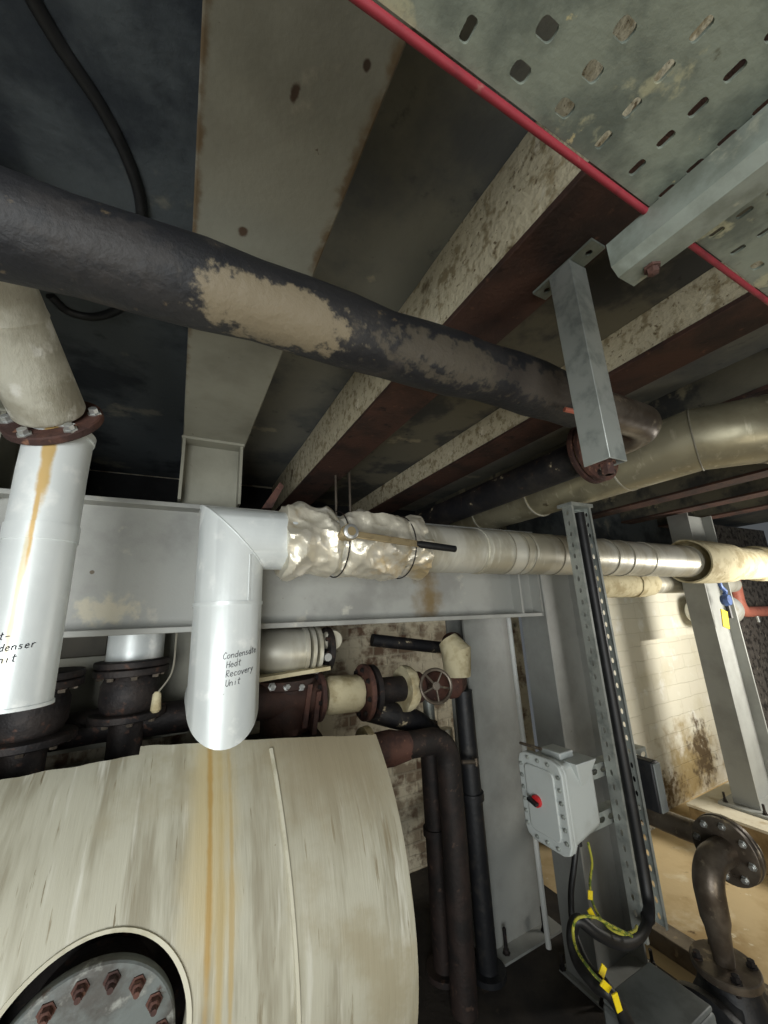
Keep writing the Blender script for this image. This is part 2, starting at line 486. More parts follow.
# ---------------------------------------------------------------- the setting
struct('floor', MB().box(-4, 8, -2.2, 3.6, -2.12, -2.0), 'floor', loc=(0, 0, -2.0))
struct('ceiling', MB().box(-4, 8, -2.2, 3.6, 1.07, 1.25), 'slab', loc=(0, 0, 1.07))
struct('trim_7', MB().box(-.60, -.032, -2.2, 3.18, 1.055, 1.069), 'slab_painted_shade', loc=(-.6, 0, 1.055))  # added panel, shade of the left bay put into its colour
struct('trim_8', MB().box(-4, -.922, -2.2, 3.18, 1.055, 1.069), 'slab_painted_shade', loc=(-2, 0, 1.055))  # same painted shade for the outer left bay
struct('trim_9', MB().box(-3.9, 2.55, .5, 3.19, -1.999, -1.993), 'floor_painted_shade', loc=(0, 0, -2))  # added dark sheet, paints the shade on the unlit floor
struct('trim_1', MB().box(.83, 1.352, -2.2, 3.3, .955, 1.068), 'slab_patched', loc=(.83, 0, .955))
for k, x in enumerate((1.54, 2.24, 2.94, 3.64, 4.34)):
    struct('trim_%d' % (k + 2), MB().box(x + .002, x + .508, -2.2, 3.3, .965, 1.068), 'slab', loc=(x, 0, .965))
struct('wall_back', MB().box(-4, 3.3, 3.2, 3.4, -2, 1.07), 'old_brick', loc=(0, 3.2, -2))
ww = MB().box(3.2, 4.1, 2.55, 2.9, -2, .95)                       # pier
ww.box(4.1, 6.1, 2.56, 2.9, -.42, .95)
ww.box(4.1, 6.1, 2.66, 2.9, -2, -.42)
struct('wall_right', ww, 'white_wall', loc=(3.9, 2.6, -2))
struct('trim_10', MB().box(2.62, 6.1, 2.40, 2.545, .10, .95), 'slab_painted_shade', loc=(2.62, 2.4, .10))  # added dark bulkhead, paints shade over the unlit upper white wall
struct('trim_11', MB().box(-4, 3.18, 3.185, 3.199, .36, 1.05), 'wall_painted_shade', loc=(0, 3.19, .36))  # added black panel, paints the darkness high on the back wall
struct('wall_end', MB().box(6.1, 8, 2.5, 2.9, -2, .95), 'stone', loc=(6.1, 2.5, -2))
struct('wall_left', MB().box(-4.1, -4, 0.4, 3.6, -2, 1.07), 'old_brick', loc=(-4, 0, -2))

cb = thing('concrete_plinth', 'low pale concrete plinth beneath the column beside the white wall', 'plinth', (4.9, 1.4, -2))
obj('block', MB().box(4.0, 6.4, -.6, 2.24, -2, -1.72).jitter(.004, 5), 'concrete', cb, bevel=.01)
obj('top_screed', MB().box(3.995, 6.4, -.6, 2.245, -1.72, -1.70), 'concrete_white', cb)

# ---------------------------------------------------------------- joists and main beam
def joist(x0, x1, label, kind, y0=-2.1, y1=3.18, top=1.066, zs=.80):
    t = thing('ceiling_joist', label, 'joist', ((x0 + x1) / 2, .5, zs), 'joists under the ceiling slab')
    if kind == 'grey':
        obj('bottom_flange', MB().box(x0, x1, y0, y1, zs, zs + .022), 'joist_spotted' if x1 > 0 else 'grey_joist', t, bevel=.004)
        c = (x0 + x1) / 2
        obj('web', MB().box(c - .012, c + .012, y0, y1, zs + .022, top), 'grey_joist', t)
    else:
        c = MB()
        n = 60
        sec = [(x0 + .002, zs + .018), (x1 - .002, zs + .018), (x1 - .002, top), (x0 + .002, top)]
        for i in range(n + 1):
            y = y0 + (y1 - y0) * i / n
            c.v += [Vector((sx + .003 * mnoise.noise(Vector((sx * 9, y * 7, sz * 9))), y, sz)) for sx, sz in sec]
        for i in range(n):
            for k in range(4):
                a, b = i * 4 + k, i * 4 + (k + 1) % 4
                c.f.append((a, b, b + 4, a + 4))
        c.f += [(3, 2, 1, 0), (n * 4, n * 4 + 1, n * 4 + 2, n * 4 + 3)]
        obj('concrete_casing', c, 'casing' if kind == 'pale' else 'slab_patched', t)
        obj('bottom_flange', MB().box(x0 - .004, x1 + .004, y0, y1, zs, zs + .018), 'rust_dark', t, bevel=.003)
    return t


joist(-.92, -.60, 'grey painted joist at the dark corner above the lagged pipe flange', 'grey')
joist(-.03, .236, 'wide pale grey painted steel joist running straight overhead', 'grey')
joist(.64, .83, 'joist with pale mottled concrete side and rusty underside, the bracket bolted to it', 'pale')
joist(1.352, 1.54, 'mottled concrete and rust joist just beyond the galvanised hanging bracket', 'pale', top=1.06)
JL = ['rusty joist crossing right above the fat cladded duct', 'second rusty joist beyond the fat cladded duct', 'third rusty joist beyond the fat cladded duct, above the pipe run',
      'fourth rusty joist beyond the fat duct, over the white wall', 'farthest rusty joist, over the concrete plinth']
for k, x in enumerate((2.05, 2.75, 3.45, 4.15, 4.85)):
    joist(x, x + .19, JL[k], 'stained')

bmn = thing('main_beam', 'deep grey painted steel beam behind the silver pipe run', 'beam', (.3, 1.88, -.06))
def slope_box(x0, x1, y0, y1, za0, za1, zb0, zb1):
    return MB().hexa([(x0, y0, za0), (x1, y0, zb0), (x1, y1, zb0), (x0, y1, za0), (x0, y0, za1), (x1, y0, zb1), (x1, y1, zb1), (x0, y1, za1)])
obj('web', slope_box(-2, 2.085, 1.872, 1.888, .01, .49, -.05, .46), 'beam_paint', bmn)
obj('top_flange', slope_box(-2, 2.085, 1.80, 1.96, .485, .505, .455, .475), 'grey_paint', bmn, bevel=.003)
obj('bottom_flange', slope_box(-2, 2.085, 1.80, 1.96, -.012, .012, -.072, -.05), 'grey_paint', bmn, bevel=.003)
obj('end_plate', MB().box(2.07, 2.085, 1.80, 1.96, -.05, .455), 'grey_paint', bmn)
obj('stiffener', MB().box(1.90, 1.915, 1.802, 1.873, -.048, .458), 'grey_paint', bmn)
for x, z in ((.07, .484), (-.62, .488), (.9, .478)):
    obj('bolt', MB().bolt((x, 1.84, z), (0, 0, -1), .014, .022), 'bright_steel', bmn)


def packer(x0, x1, label):
    t = thing('packer_stub', label, 'steel stub', ((x0 + x1) / 2, 1.9, .505), 'steel stubs between the main beam and the joists')
    z0, z1 = .506, .80
    for a, b in ((x0, x0 + .012), (x1 - .012, x1)):
        obj('side_flange', MB().box(a, b, 1.80, 1.96, z0, z1), 'grey_joist', t)
    obj('web', MB().box(x0 + .012, x1 - .012, 1.87, 1.885, z0, z1), 'grey_joist', t)
    obj('cap_plate', MB().box(x0 - .005, x1 + .005, 1.795, 1.965, z1 - .012, z1 - .0005), 'grey_joist', t)
    return t


packer(-.03, .224, 'short grey steel stub between the main beam and the wide pale joist')
packer(-.90, -.62, 'short grey steel stub behind the brown bolted flange')


# ---------------------------------------------------------------- columns
def column(label, x0, x1, y0, y1, ztop, zbot, mname='column_grey', base=.08, dx=0.0):
    t = thing('steel_column', label, 'column', ((x0 + x1) / 2, (y0 + y1) / 2, zbot), 'grey steel columns')
    yc = (y0 + y1) / 2
    th = .016
    for a in (x0, x1 - th):
        obj('flange', MB().hexa([(a, y0, zbot + .02), (a + th, y0, zbot + .02), (a + th, y1, zbot + .02), (a, y1, zbot + .02),
                                 (a + dx, y0, ztop), (a + th + dx, y0, ztop), (a + th + dx, y1, ztop), (a + dx, y1, ztop)]), mname, t, bevel=.002)
    obj('web', MB().hexa([(x0 + th, yc - .007, zbot + .02), (x1 - th, yc - .007, zbot + .02), (x1 - th, yc + .007, zbot + .02), (x0 + th, yc + .007, zbot + .02),
                          (x0 + th + dx, yc - .007, ztop), (x1 - th + dx, yc - .007, ztop), (x1 - th + dx, yc + .007, ztop), (x0 + th + dx, yc + .007, ztop)]), mname, t)
    bp = obj('base_plate', MB().box(x0 - base, x1 + base, y0 - base, y1 + base, zbot, zbot + .02), mname, t, bevel=.003)
    for sx in (x0 - base / 2, x1 + base / 2):
        for sy in (y0 - base / 2, y1 + base / 2):
            obj('anchor_bolt', MB().bolt((sx, sy, zbot + .02), (0, 0, 1), .014, .02).cyl((sx, sy, zbot + .03), (sx, sy, zbot + .09), .009, seg=10), 'dark_iron', bp)
    return t


column('grey column that carries the free end of the main beam', 2.088, 2.50, 1.79, 2.0, .455, -2.0, 'column_grey', .03)
column('grey column on the concrete plinth against the white wall', 4.27, 4.74, 1.84, 2.02, .79, -1.70, 'column_grey')
# the wide-faced column behind the beam: its flange faces the room
tc_ = thing('steel_column', 'wide-faced grey column behind the main beam, near the handwheel', 'column', (2.04, 2.4, -2.0), 'grey steel columns')
obj('flange', MB().box(1.83, 2.25, 2.30, 2.318, -1.98, .46), 'column_grey', tc_)
obj('flange', MB().box(1.83, 2.25, 2.50, 2.518, -1.98, .46), 'column_grey', tc_)
obj('web', MB().box(2.03, 2.045, 2.318, 2.50, -1.98, .46), 'column_grey', tc_)
bp_ = obj('base_plate', MB().box(1.76, 2.32, 2.2, 2.6, -2.0, -1.98), 'column_grey', tc_)
for sx in (1.88, 2.2):
    obj('anchor_bolt', MB().bolt((sx, 2.25, -1.98), (0, 0, 1), .016, .024).cyl((sx, 2.25, -1.97), (sx, 2.25, -1.86), .011, seg=10), 'dark_iron', bp_)
tag(obj('conduit', MB().cyl((2.13, 2.16, -1.99), (2.13, 2.16, .42), .017, seg=12), 'white_paint'), 'thin white vertical conduit in the gap between two grey columns', 'conduit')

# ---------------------------------------------------------------- tank
tk = thing('storage_tank', 'big horizontal tank in cracked pale cladding with rusty drip streaks', 'tank', (0, 2.20, -2.0))
TY, TZ, TR, TX = 2.20, -1.09, .80, .795
# cladding with a round cut-out for the manway
mw_c = Vector((-.118, 0, -1.0))
HOLE = .224
sh = MB()
xs = [-2.2, -1.6, -1.1, -.8, -.6] + [-.5 + .01 * k for k in range(0, 43)] + [-.0755, -.0745] + [-.07 + .01 * k for k in range(0, 39)] + [.36, .42, .5, .58, .66, .74, TX - .02, TX]
NR = 300
def edge(x):
    return 54.6 if x < -.075 else 57.0 - 11.2 * (x + .075)
def skin_r(x, a):
    return TR + .0035 * mnoise.noise(Vector((x * 2.3, 3, 1))) + .004 * mnoise.noise(Vector((x * 3, math.cos(a) * 4, math.sin(a) * 4)))
for x in xs:
    for k in range(NR + 1):
        u = k / NR
        e = edge(x) + (.5 * mnoise.noise(Vector((x * 14, 0, 2))) if k == 0 else 0)
        a = math.radians(e - (e + 60) * u * 1.0) if k < 240 else math.radians(e - (e + 60) * .8 - 150 * (u - .8) / .2)
        r = skin_r(x, a)
        sh.v.append(Vector((x, TY - math.cos(a) * r, TZ + math.sin(a) * r)))
near = lambda p: p.y < TY - .3 and math.hypot(p.x - mw_c.x, p.z - mw_c.z)
cnt = {}
for i in range(len(xs) - 1):
    for k in range(NR):
        q = (i * (NR + 1) + k, (i + 1) * (NR + 1) + k, (i + 1) * (NR + 1) + k + 1, i * (NR + 1) + k + 1)
        c = sum((sh.v[j] for j in q), Vector()) / 4
        if c.y < TY - .3 and math.hypot(c.x - mw_c.x, c.z - mw_c.z) < HOLE:
            continue
        sh.f.append(q)
        for j in range(4):
            ed = tuple(sorted((q[j], q[(j + 1) % 4])))
            cnt[ed] = cnt.get(ed, 0) + 1
rim = {j for ed, n in cnt.items() if n == 1 for j in ed}
for j in rim:
    p = sh.v[j]
    d = math.hypot(p.x - mw_c.x, p.z - mw_c.z)
    if p.y < TY - .3 and d < HOLE + .05:
        s = HOLE / d
        p.x = mw_c.x + (p.x - mw_c.x) * s; p.z = mw_c.z + (p.z - mw_c.z) * s
        p.y = TY - math.sqrt(TR ** 2 - (p.z - TZ) ** 2)
skin = obj('cladding', sh, 'tank_skin', tk, sharp=60)
hr = MB()
for k in range(72):
    a = 2 * math.pi * k / 72
    z = mw_c.z + HOLE * math.sin(a)
    y = TY - math.sqrt(TR ** 2 - (z - TZ) ** 2)
    for q, (dr, dy) in enumerate(((-.002, .07), (-.002, -.001), (.010, -.005), (.010, .07))):
        hr.v.append(Vector((mw_c.x + (HOLE + dr) * math.cos(a), y + dy, z + dr * math.sin(a))))
for k in range(72):
    for q in range(4):
        k2, q2 = (k + 1) % 72, (q + 1) % 4
        hr.f.append((k * 4 + q, k2 * 4 + q, k2 * 4 + q2, k * 4 + q2))
obj('opening_edge', hr, 'seam', tk)
obj('inner_shell', MB().lathe((-2.2, TY, TZ), (1, 0, 0), [(0, .52), (2.9, .52)], 64), 'dark_iron', tk)
sb = MB()
for k in range(90):
    a = math.radians(49 - 1.5 * k)
    x = .352 + .0011 * k if k < 40 else .396
    for q, (dx, dr) in enumerate(((0, -.002), (.002, .008), (.012, .008), (.014, -.002))):
        r = skin_r(x, a) + dr
        sb.v.append(Vector((x + dx, TY - math.cos(a) * r, TZ + math.sin(a) * r)))
for k in range(89):
    for q in range(3):
        sb.f.append((k * 4 + q, k * 4 + 4 + q, k * 4 + 5 + q, k * 4 + 1 + q))
obj('seam_band', sb, 'seam', tk)
mwf = obj('manway_neck', MB().lathe((mw_c.x, TY - .62, mw_c.z), (0, -1, 0), [(0, .15), (.16, .15)], 48), 'dark_iron', tk)
cov = obj('manway_cover', MB().lathe((mw_c.x, TY - .76, mw_c.z), (0, -1, 0), [(0, .192), (.006, .196), (.032, .196), (.036, .192), (.038, .16), (.040, .0001)], 64), mat('cover_paint', (112, 118, 116), [((84, 82, 78), 6, .42, .6), ((150, 152, 146), 12, .56, .66), ((74, 56, 46), 16, .62, .7)], .5, .2, .2, 30), tk)
for k in range(16):
    a = 2 * math.pi * k / 16 + .1
    obj('cover_bolt', MB().bolt((mw_c.x + .163 * math.cos(a), TY - .797, mw_c.z + .163 * math.sin(a)), (0, -1, 0), .013, .022).lathe((mw_c.x + .163 * math.cos(a), TY - .82, mw_c.z + .163 * math.sin(a)), (0, -1, 0), [(0, .007), (.014, .007)], 10), 'rust', cov)
obj('cut_edge', MB().torus((mw_c.x, TY - .775, mw_c.z), (0, -1, 0), .288, .006, 64, 8), 'seam', tk) if False else None
for x in (-1.3, .45):
    obj('saddle', MB().prism([(x, TY - .55, -2.0), (x, TY + .55, -2.0), (x, TY + .5, TZ - .68), (x, TY, TZ - .79), (x, TY - .5, TZ - .68)], (.12, 0, 0)), 'concrete', tk)

# ---------------------------------------------------------------- silver pipe run with drop leg
def zc(x):
    return .316 - .009 * x
pc = thing('cladded_pipe', 'long silver cladded pipe run that drops at a mitred elbow, handwritten note on its leg', 'pipe', (.18, 1.64, -.45))
PR = .122
XD, YD = .178, 1.64
# mitred drop leg: upper mitre into the run, lower mitre into the branch that goes back
obj('drop_leg', MB().sweep([(XD + .42, YD, zc(.5)), (XD, YD, zc(XD)), (XD, YD, -.292), (XD, YD + .22, -.292)], PR, 48), 'clad', pc)
obj('joint_band', MB().lathe((XD, YD, .052), (0, 0, 1), [(0, PR - .002), (0, PR + .0035), (.012, PR + .0035), (.012, PR - .002)], 48, caps=False), 'clad', pc)
sv = MB()
a_ = math.radians(-62)
sv.box(-.003, .003, 0, .004, 0, .2)
obj('lap_seam', MB().obox((XD + (PR + .001) * math.cos(a_), YD + (PR + .001) * math.sin(a_), .145), (.0035 * -math.sin(a_), .0035 * math.cos(a_), 0), (.0015 * math.cos(a_), .0015 * math.sin(a_), 0), (0, 0, .09)), 'clad', pc)
# mitre lip
lip = MB()
pts = []
for k in range(64):
    a = 2 * math.pi * k / 64
    o = Vector((0, math.cos(a), math.sin(a))) * (PR + .001)
    nm = Vector((-1, 0, -1)).normalized()
    dd = Vector((-1, 0, 0))
    pts.append(Vector((XD, YD, zc(XD))) + o - dd * (o.dot(nm) / dd.dot(nm)))
lip.sweep(pts + [pts[0]], .003, 6, caps=False)
obj('mitre_lip', lip, 'clad', pc)
xs_ = [XD + .40, 1.45, 2.35, 3.0, 3.62]
for i in range(len(xs_) - 1):
    a, b = xs_[i], xs_[i + 1]
    obj('cladding_section', MB().sweep([(a, 1.65, zc(a)), (b, 1.65, zc(b))], PR + (.002 if i % 2 else 0), 48), 'clad_dirty', pc)
    obj('joint_band', MB().lathe_closed((b - .014, 1.65, zc(b)), (1, 0, 0), [(0, PR - .004), (0, PR + .005), (.02, PR + .005), (.02, PR - .004)], 48), 'clad_dirty', pc)
for x in (1.62, 1.72, 1.78, 2.02, 2.55, 2.72):
    obj('strap', MB().lathe_closed((x, 1.65, zc(x)), (1, 0, 0), [(0, PR - .003), (0, PR + .005), (.006, PR + .005), (.006, PR - .003)], 48), 'seam_dark', pc)
jk = MB().lathe((3.64, 1.65, zc(3.7)), (1, 0, 0), [(.2, .145), (0, .164), (0, .176), (.30, .178), (.62, .172), (.66, .15), (1.2, .15), (1.22, .168), (3.2, .168)], 48).jitter(.006, 9)
obj('outer_jacket', jk, 'cream_lagging', pc)

# handwriting: stroke letters bent round the leg
GL = {
    'C': [[(.9, .85), (.5, 1), (.1, .6), (.15, .2), (.5, 0), (.9, .15)]],
    'o': [[(.5, .6), (.15, .45), (.15, .12), (.5, 0), (.8, .2), (.75, .5), (.5, .6)]],
    'n': [[(.1, .6), (.15, 0)], [(.15, .4), (.45, .6), (.75, .5), (.8, 0)]],
    'd': [[(.75, .5), (.4, .6), (.1, .3), (.35, 0), (.75, .15)], [(.8, 1), (.75, 0)]],
    'e': [[(.15, .3), (.8, .35), (.6, .6), (.2, .5), (.15, .15), (.5, 0), (.85, .1)]],
    's': [[(.75, .55), (.35, .6), (.25, .4), (.7, .25), (.6, .02), (.15, .05)]],
    'a': [[(.75, .55), (.3, .6), (.1, .2), (.4, 0), (.75, .25), (.75, .6), (.85, 0)]],
    't': [[(.45, 1), (.4, .1), (.7, 0)], [(.1, .65), (.8, .7)]],
    'H': [[(.1, 1), (.15, 0)], [(.85, 1), (.8, 0)], [(.1, .5), (.85, .52)]],
    'R': [[(.15, 0), (.1, 1), (.7, .95), (.7, .6), (.15, .5), (.85, 0)]],
    'c': [[(.8, .5), (.4, .6), (.1, .3), (.4, 0), (.85, .1)]],
    'v': [[(.1, .6), (.4, 0), (.85, .6)]],
    'r': [[(.2, .6), (.2, 0)], [(.2, .35), (.5, .6), (.8, .55)]],
    'y': [[(.1, .6), (.45, .1)], [(.85, .6), (.2, -.4)]],
    'U': [[(.1, 1), (.15, .2), (.5, 0), (.8, .2), (.85, 1)]],
    'u': [[(.1, .6), (.15, .1), (.5, 0), (.8, .2), (.8, .6)]],
    'i': [[(.5, .6), (.5, 0)], [(.5, .85), (.52, .9)]],
    'l': [[(.5, 1), (.5, .05), (.7, 0)]],
    '-': [[(.1, .35), (.9, .38)]],
}


def handwriting(parent, lines, cx, cy, r, ang0, ztop, h, gap, adv):
    for li, (txt, dx) in enumerate(lines):
        mb = MB()
        x = dx
        for ch in txt:
            for st in GL.get(ch, []):
                pp = []
                for gx, gy in st:
                    s = x + (gx + .18 * gy) * h * .62
                    z = ztop - li * gap + gy * h + .10 * s
                    a = ang0 + s / r
                    pp.append(Vector((cx + (r + .0006) * math.cos(a), cy + (r + .0006) * math.sin(a), z)))
                mb.sweep(pp, .0010, 5)
            x += adv
        obj('handwriting', mb, 'ink', parent)


handwriting(pc, [('Condensate', 0), ('Heat', .012), ('Recovery', .012), ('Unit', .012)], XD, YD, PR, math.radians(-101), -.133, .021, .030, .0128)

# jacketed valve with lever
vj = thing('jacketed_valve', 'lever valve wrapped in crumpled silver foil jacket on the pipe run', 'valve', (.75, 1.65, .13))
fb = MB()
nx, ns = 84, 120
x0, x1 = .375, 1.075
for i in range(nx + 1):
    x = x0 + (x1 - x0) * i / nx
    u = i / nx
    for k in range(ns):
        a = 2 * math.pi * k / ns
        r = .158
        r -= .028 * math.exp(-((x - .62) / .022) ** 2) + .016 * math.exp(-((x - .95) / .02) ** 2)
        r += .012 * math.exp(-((x - .45) / .05) ** 2) + .010 * math.exp(-((x - .78) / .07) ** 2)
        q = Vector((x * 7, math.cos(a) * 1.3, math.sin(a) * 1.3))
        r -= .070 * abs(mnoise.noise(q * .75 + Vector((3, 1, 2)))) + .022 * abs(mnoise.noise(q * 1.9)) + .005 * abs(mnoise.noise(q * 4.0))
        r += .014
        xx = x + .02 * mnoise.noise(Vector((math.cos(a) * 2, math.sin(a) * 2, 5 + round(u)))) * (1 if i in (0, nx) else 0)
        if i in (0, nx):
            r *= .98
        r *= 1 - .10 * max(0, -math.sin(a)) * math.sin(u * 9) ** 2
        fb.v.append(Vector((xx, 1.65 + math.cos(a) * r, zc(x) + math.sin(a) * r)))
for i in range(nx):
    for k in range(ns):
        k2 = (k + 1) % ns
        fb.f.append((i * ns + k, i * ns + k2, (i + 1) * ns + k2, (i + 1) * ns + k))
fb.f.append(tuple(reversed(range(ns)))); fb.f.append(tuple(nx * ns + k for k in range(ns)))
obj('foil_jacket', fb, 'foil', vj, sharp=24)
for x, rr_ in ((.62, .150), (.95, .153)):
    obj('tie_wire', MB().torus((x, 1.65, zc(x)), (1, .08, 0), rr_, .003, 48, 6), 'dark_iron', vj)
hub = P(348, 533, Y=1.42)
tip = P(455, 549, Y=1.40)
mid = P(418, 544, Y=1.402)
st = P(352, 534, Y=1.402)
obj('spindle', MB().lathe((hub.x, 1.48, hub.z), (0, -1, 0), [(0, .022), (.06, .022), (.06, .034), (.085, .034), (.085, .02), (.10, .018)], 20), 'brass', vj)
obj('hub_cap', MB().lathe((hub.x, 1.392, hub.z), (0, -1, 0), [(0, .031), (.008, .031), (.011, .027)], 20), 'bright_steel', vj)
obj('lever', MB().obox((st + mid) / 2, (mid - st) / 2, (0, .006, 0), (0, 0, .0145)), 'brass', vj, bevel=.003)
obj('lever_grip', MB().sweep([mid - (tip - mid) * .05, mid + (tip - mid) * .1, tip], [.012, .016, .015], 14), 'black_rubber', vj)

# ---------------------------------------------------------------- left riser with bolted flange
lp = thing('cladded_riser', 'silver cladded riser with brown bolted flange and yellow rust run beneath', 'pipe', (-.342, 1.35, -.22))
DX, DY, DR = -.340, 1.35, .079
fc = Vector((-.350, 1.335, .572))
ud = (Vector((-.452, 1.02, .80)) - fc).normalized()
obj('lower_cladding', MB().sweep([fc + ud * -.0 + Vector((.012, .02, -.03)), (DX, DY, .42), (DX, DY, -.185)], DR, 48), 'clad_stained', lp)
obj('top_collar', MB().lathe_closed(fc + Vector((.014, .012, -.04)), (.08, .1, 1), [(0, DR - .01), (0, DR + .003), (.02, DR + .003), (.02, DR - .01)], 48), 'clad', lp)
obj('joint_band', MB().lathe_closed((DX, DY, .225), (0, 0, 1), [(0, DR - .003), (0, DR + .003), (.045, DR + .003), (.045, DR - .003)], 48), 'clad_stained', lp)
obj('end_band', MB().lathe_closed((DX, DY, -.185), (0, 0, 1), [(0, DR - .003), (0, DR + .003), (.008, DR + .003), (.008, DR - .003)], 48), 'clad', lp)
fl = obj('flange', MB().lathe(fc - ud * .004, ud, [(0, .116), (.004, .120), (.02, .120), (.024, .116)], 48), 'rust', lp)
u_ = ud.cross(Vector((1, 0, 0))).normalized(); v_ = ud.cross(u_)
for k in range(6):
    a = 2 * math.pi * (k + .62) / 6
    c = fc + ud * .02 + (u_ * math.cos(a) + v_ * math.sin(a)) * .101
    obj('bolt', MB().bolt(c, ud, .0125, .018), 'bright_steel', fl)
obj('upper_lagging', MB().sweep([fc + ud * .03, fc + ud * .04, fc + ud * .28, fc + ud * .285, fc + ud * .30, fc + ud * .62], [.080, .086, .087, .090, .088, .088], 48), 'canvas', lp)
handwriting(lp, [('Heat-', 0), ('Condenser', .004), ('Unit', .03)], DX, DY, DR, math.radians(-135), -.026, .0165, .027, .0115)

# ---------------------------------------------------------------- black lagged pipe under the joists
pa = thing('lagged_pipe', 'black lagged pipe with flaking pale patches crossing beneath the joists', 'pipe', (.3, .7, .53))
PA = .079
OFF[pa.name] = Vector((-1.2, .7, .62)); pa.location = (-1.2, .7, .62 + Z0)
lagp = [(-2.2 + .1 * k, .70, .628 + .003 * math.sin(k * .9)) for k in range(0, 34)]
obj('lagging', MB().sweep(lagp, [PA + .003 * math.sin(k * 2.1) for k in range(34)], 40).jitter(.004, 7), 'black_lagging', pa)
obj('torn_strap', MB().sweep(curve([(.93, .63, .53), (.99, .615, .522), (1.05, .62, .53), (1.10, .64, .545)], 5), .007, 8), 'pink_pipe', pa)
elb = fillet([(1.05, .70, .63), (1.545, .70, .63), (1.545, .93, .63)], .17, 12)
obj('elbow', MB().sweep(elb, .062, 32), 'steel', pa)
fl1 = flange(pa, (1.545, .925, .625), (0, 1, 0), .135, .022, 8, 'rust', start=.3)
flange(pa, (1.545, .957, .625), (0, 1, 0), .135, .022, 8, 'rust', name='mating_flange')
obj('gasket', MB().lathe((1.545, .946, .625), (0, 1, 0), [(0, .12), (.012, .12)], 36), 'brass', pa)
obj('return_leg', MB().sweep([(1.545, .98, .625), (1.545, 2.3, .615), (1.545, 3.19, .61)], .078, 28).jitter(.004, 9), 'black_pipe', pa)

# ---------------------------------------------------------------- hanging bracket
hb = thing('hanging_bracket', 'galvanised channel bracket hanging from the rusty joist flange in front of the pipe elbow', 'bracket', (.79, .47, .28))
hx, hy, hw, ht = .795, .468, .030, .004
ch = MB().prism([(hx - hw, hy - hw, .285), (hx + hw, hy - hw, .285), (hx + hw, hy + hw, .285), (hx + hw - ht, hy + hw, .285), (hx + hw - ht, hy - hw + ht, .285), (hx - hw + ht, hy - hw + ht, .285), (hx - hw + ht, hy + hw, .285), (hx - hw, hy + hw, .285)], (0, 0, .505))
obj('channel', ch, 'galv_clean', hb, bevel=.0015)
plate_o = [(hx - .024, hy - .085, .792), (hx + .024, hy - .085, .792), (hx + .024, hy + .085, .792), (hx - .024, hy + .085, .792)]
hl = [[(hx + .008 * math.cos(t), hy + s + .008 * math.sin(t), .792) for t in [2 * math.pi * k / 12 for k in range(12)]] for s in (-.06, .06)]
obj('ceiling_plate', MB().plate_with_holes(plate_o, hl, (0, 0, .007)), 'galv', hb)
obj('bottom_nut', MB().bolt((hx + .005, hy, .292), (0, 0, -1), .014, .03), 'rust', hb)
obj('threaded_rod', MB().cyl((hx + .005, hy, .262), (hx + .005, hy, .36), .007, seg=10), 'rust', hb)
obj('bottom_washer_plate', MB().box(hx - .026, hx + .034, hy - .022, hy + .022, .2925, .298), 'rust', hb) if False else None

# ---------------------------------------------------------------- perforated cable tray and its support arm
ct = thing('cable_tray', 'perforated galvanised cable tray close overhead with a red edge', 'cable tray', (.4, -.1, .40))
def slot(cx, cy, lx, ly, n=4):
    """rounded slot loop in the XY plane, long axis along whichever half-length is larger"""
    r = min(lx, ly) * .7
    out = []
    for qx, qy, a0 in ((lx - r, ly - r, 0), (-lx + r, ly - r, 90), (-lx + r, -ly + r, 180), (lx - r, -ly + r, 270)):
        for k in range(n):
            a = math.radians(a0 + 90 * k / (n - 1))
            out.append((cx + qx + r * math.cos(a), cy + qy + r * math.sin(a), .40))
    return out
holes = []
for i in range(-2, 16):
    for j in range(0, 9):
        hx_, hy_ = .154 + .0513 * i, .1255 - .0253 * j
        holes.append(slot(hx_, hy_, .0080, .0058) if i % 8 in (1, 2) else slot(hx_, hy_, .0042, .0072))
obj('perforated_plate', MB().plate_with_holes([(-.5, -.45, .40), (1.25, -.45, .40), (1.25, .142, .40), (-.5, .142, .40)], holes, (0, 0, .003)), 'tray_galv', ct)
obj('edge_strip', MB().sweep([(-.5, .147, .3985), (.3, .1465, .3985), (.8, .146, .3985), (1.25, .146, .3985)], .0034, 12), 'red', ct)['label'] = 'red edge strip'

sa = thing('tray_support_arm', 'galvanised channel arm under the perforated tray, open end near the bracket', 'support arm', (.43, .0, .36))
ax0, ax1, az0, az1 = .409, .459, .357, .3985
prof = [(ax0, az1), (ax0, az0 + .010), (ax0 + .010, az0), (ax1 - .010, az0), (ax1, az0 + .010), (ax1, az1), (ax1 - .004, az1), (ax1 - .004, az0 + .012), (ax1 - .012, az0 + .004), (ax0 + .012, az0 + .004), (ax0 + .004, az0 + .012), (ax0 + .004, az1)]
obj('channel', MB().prism([(x, -.5, z) for x, z in prof], (0, .69, 0)), 'galv', sa)
obj('end_bolt', MB().bolt((.44, .165, .3555), (0, 0, -1), .006, .008), 'rust', sa)

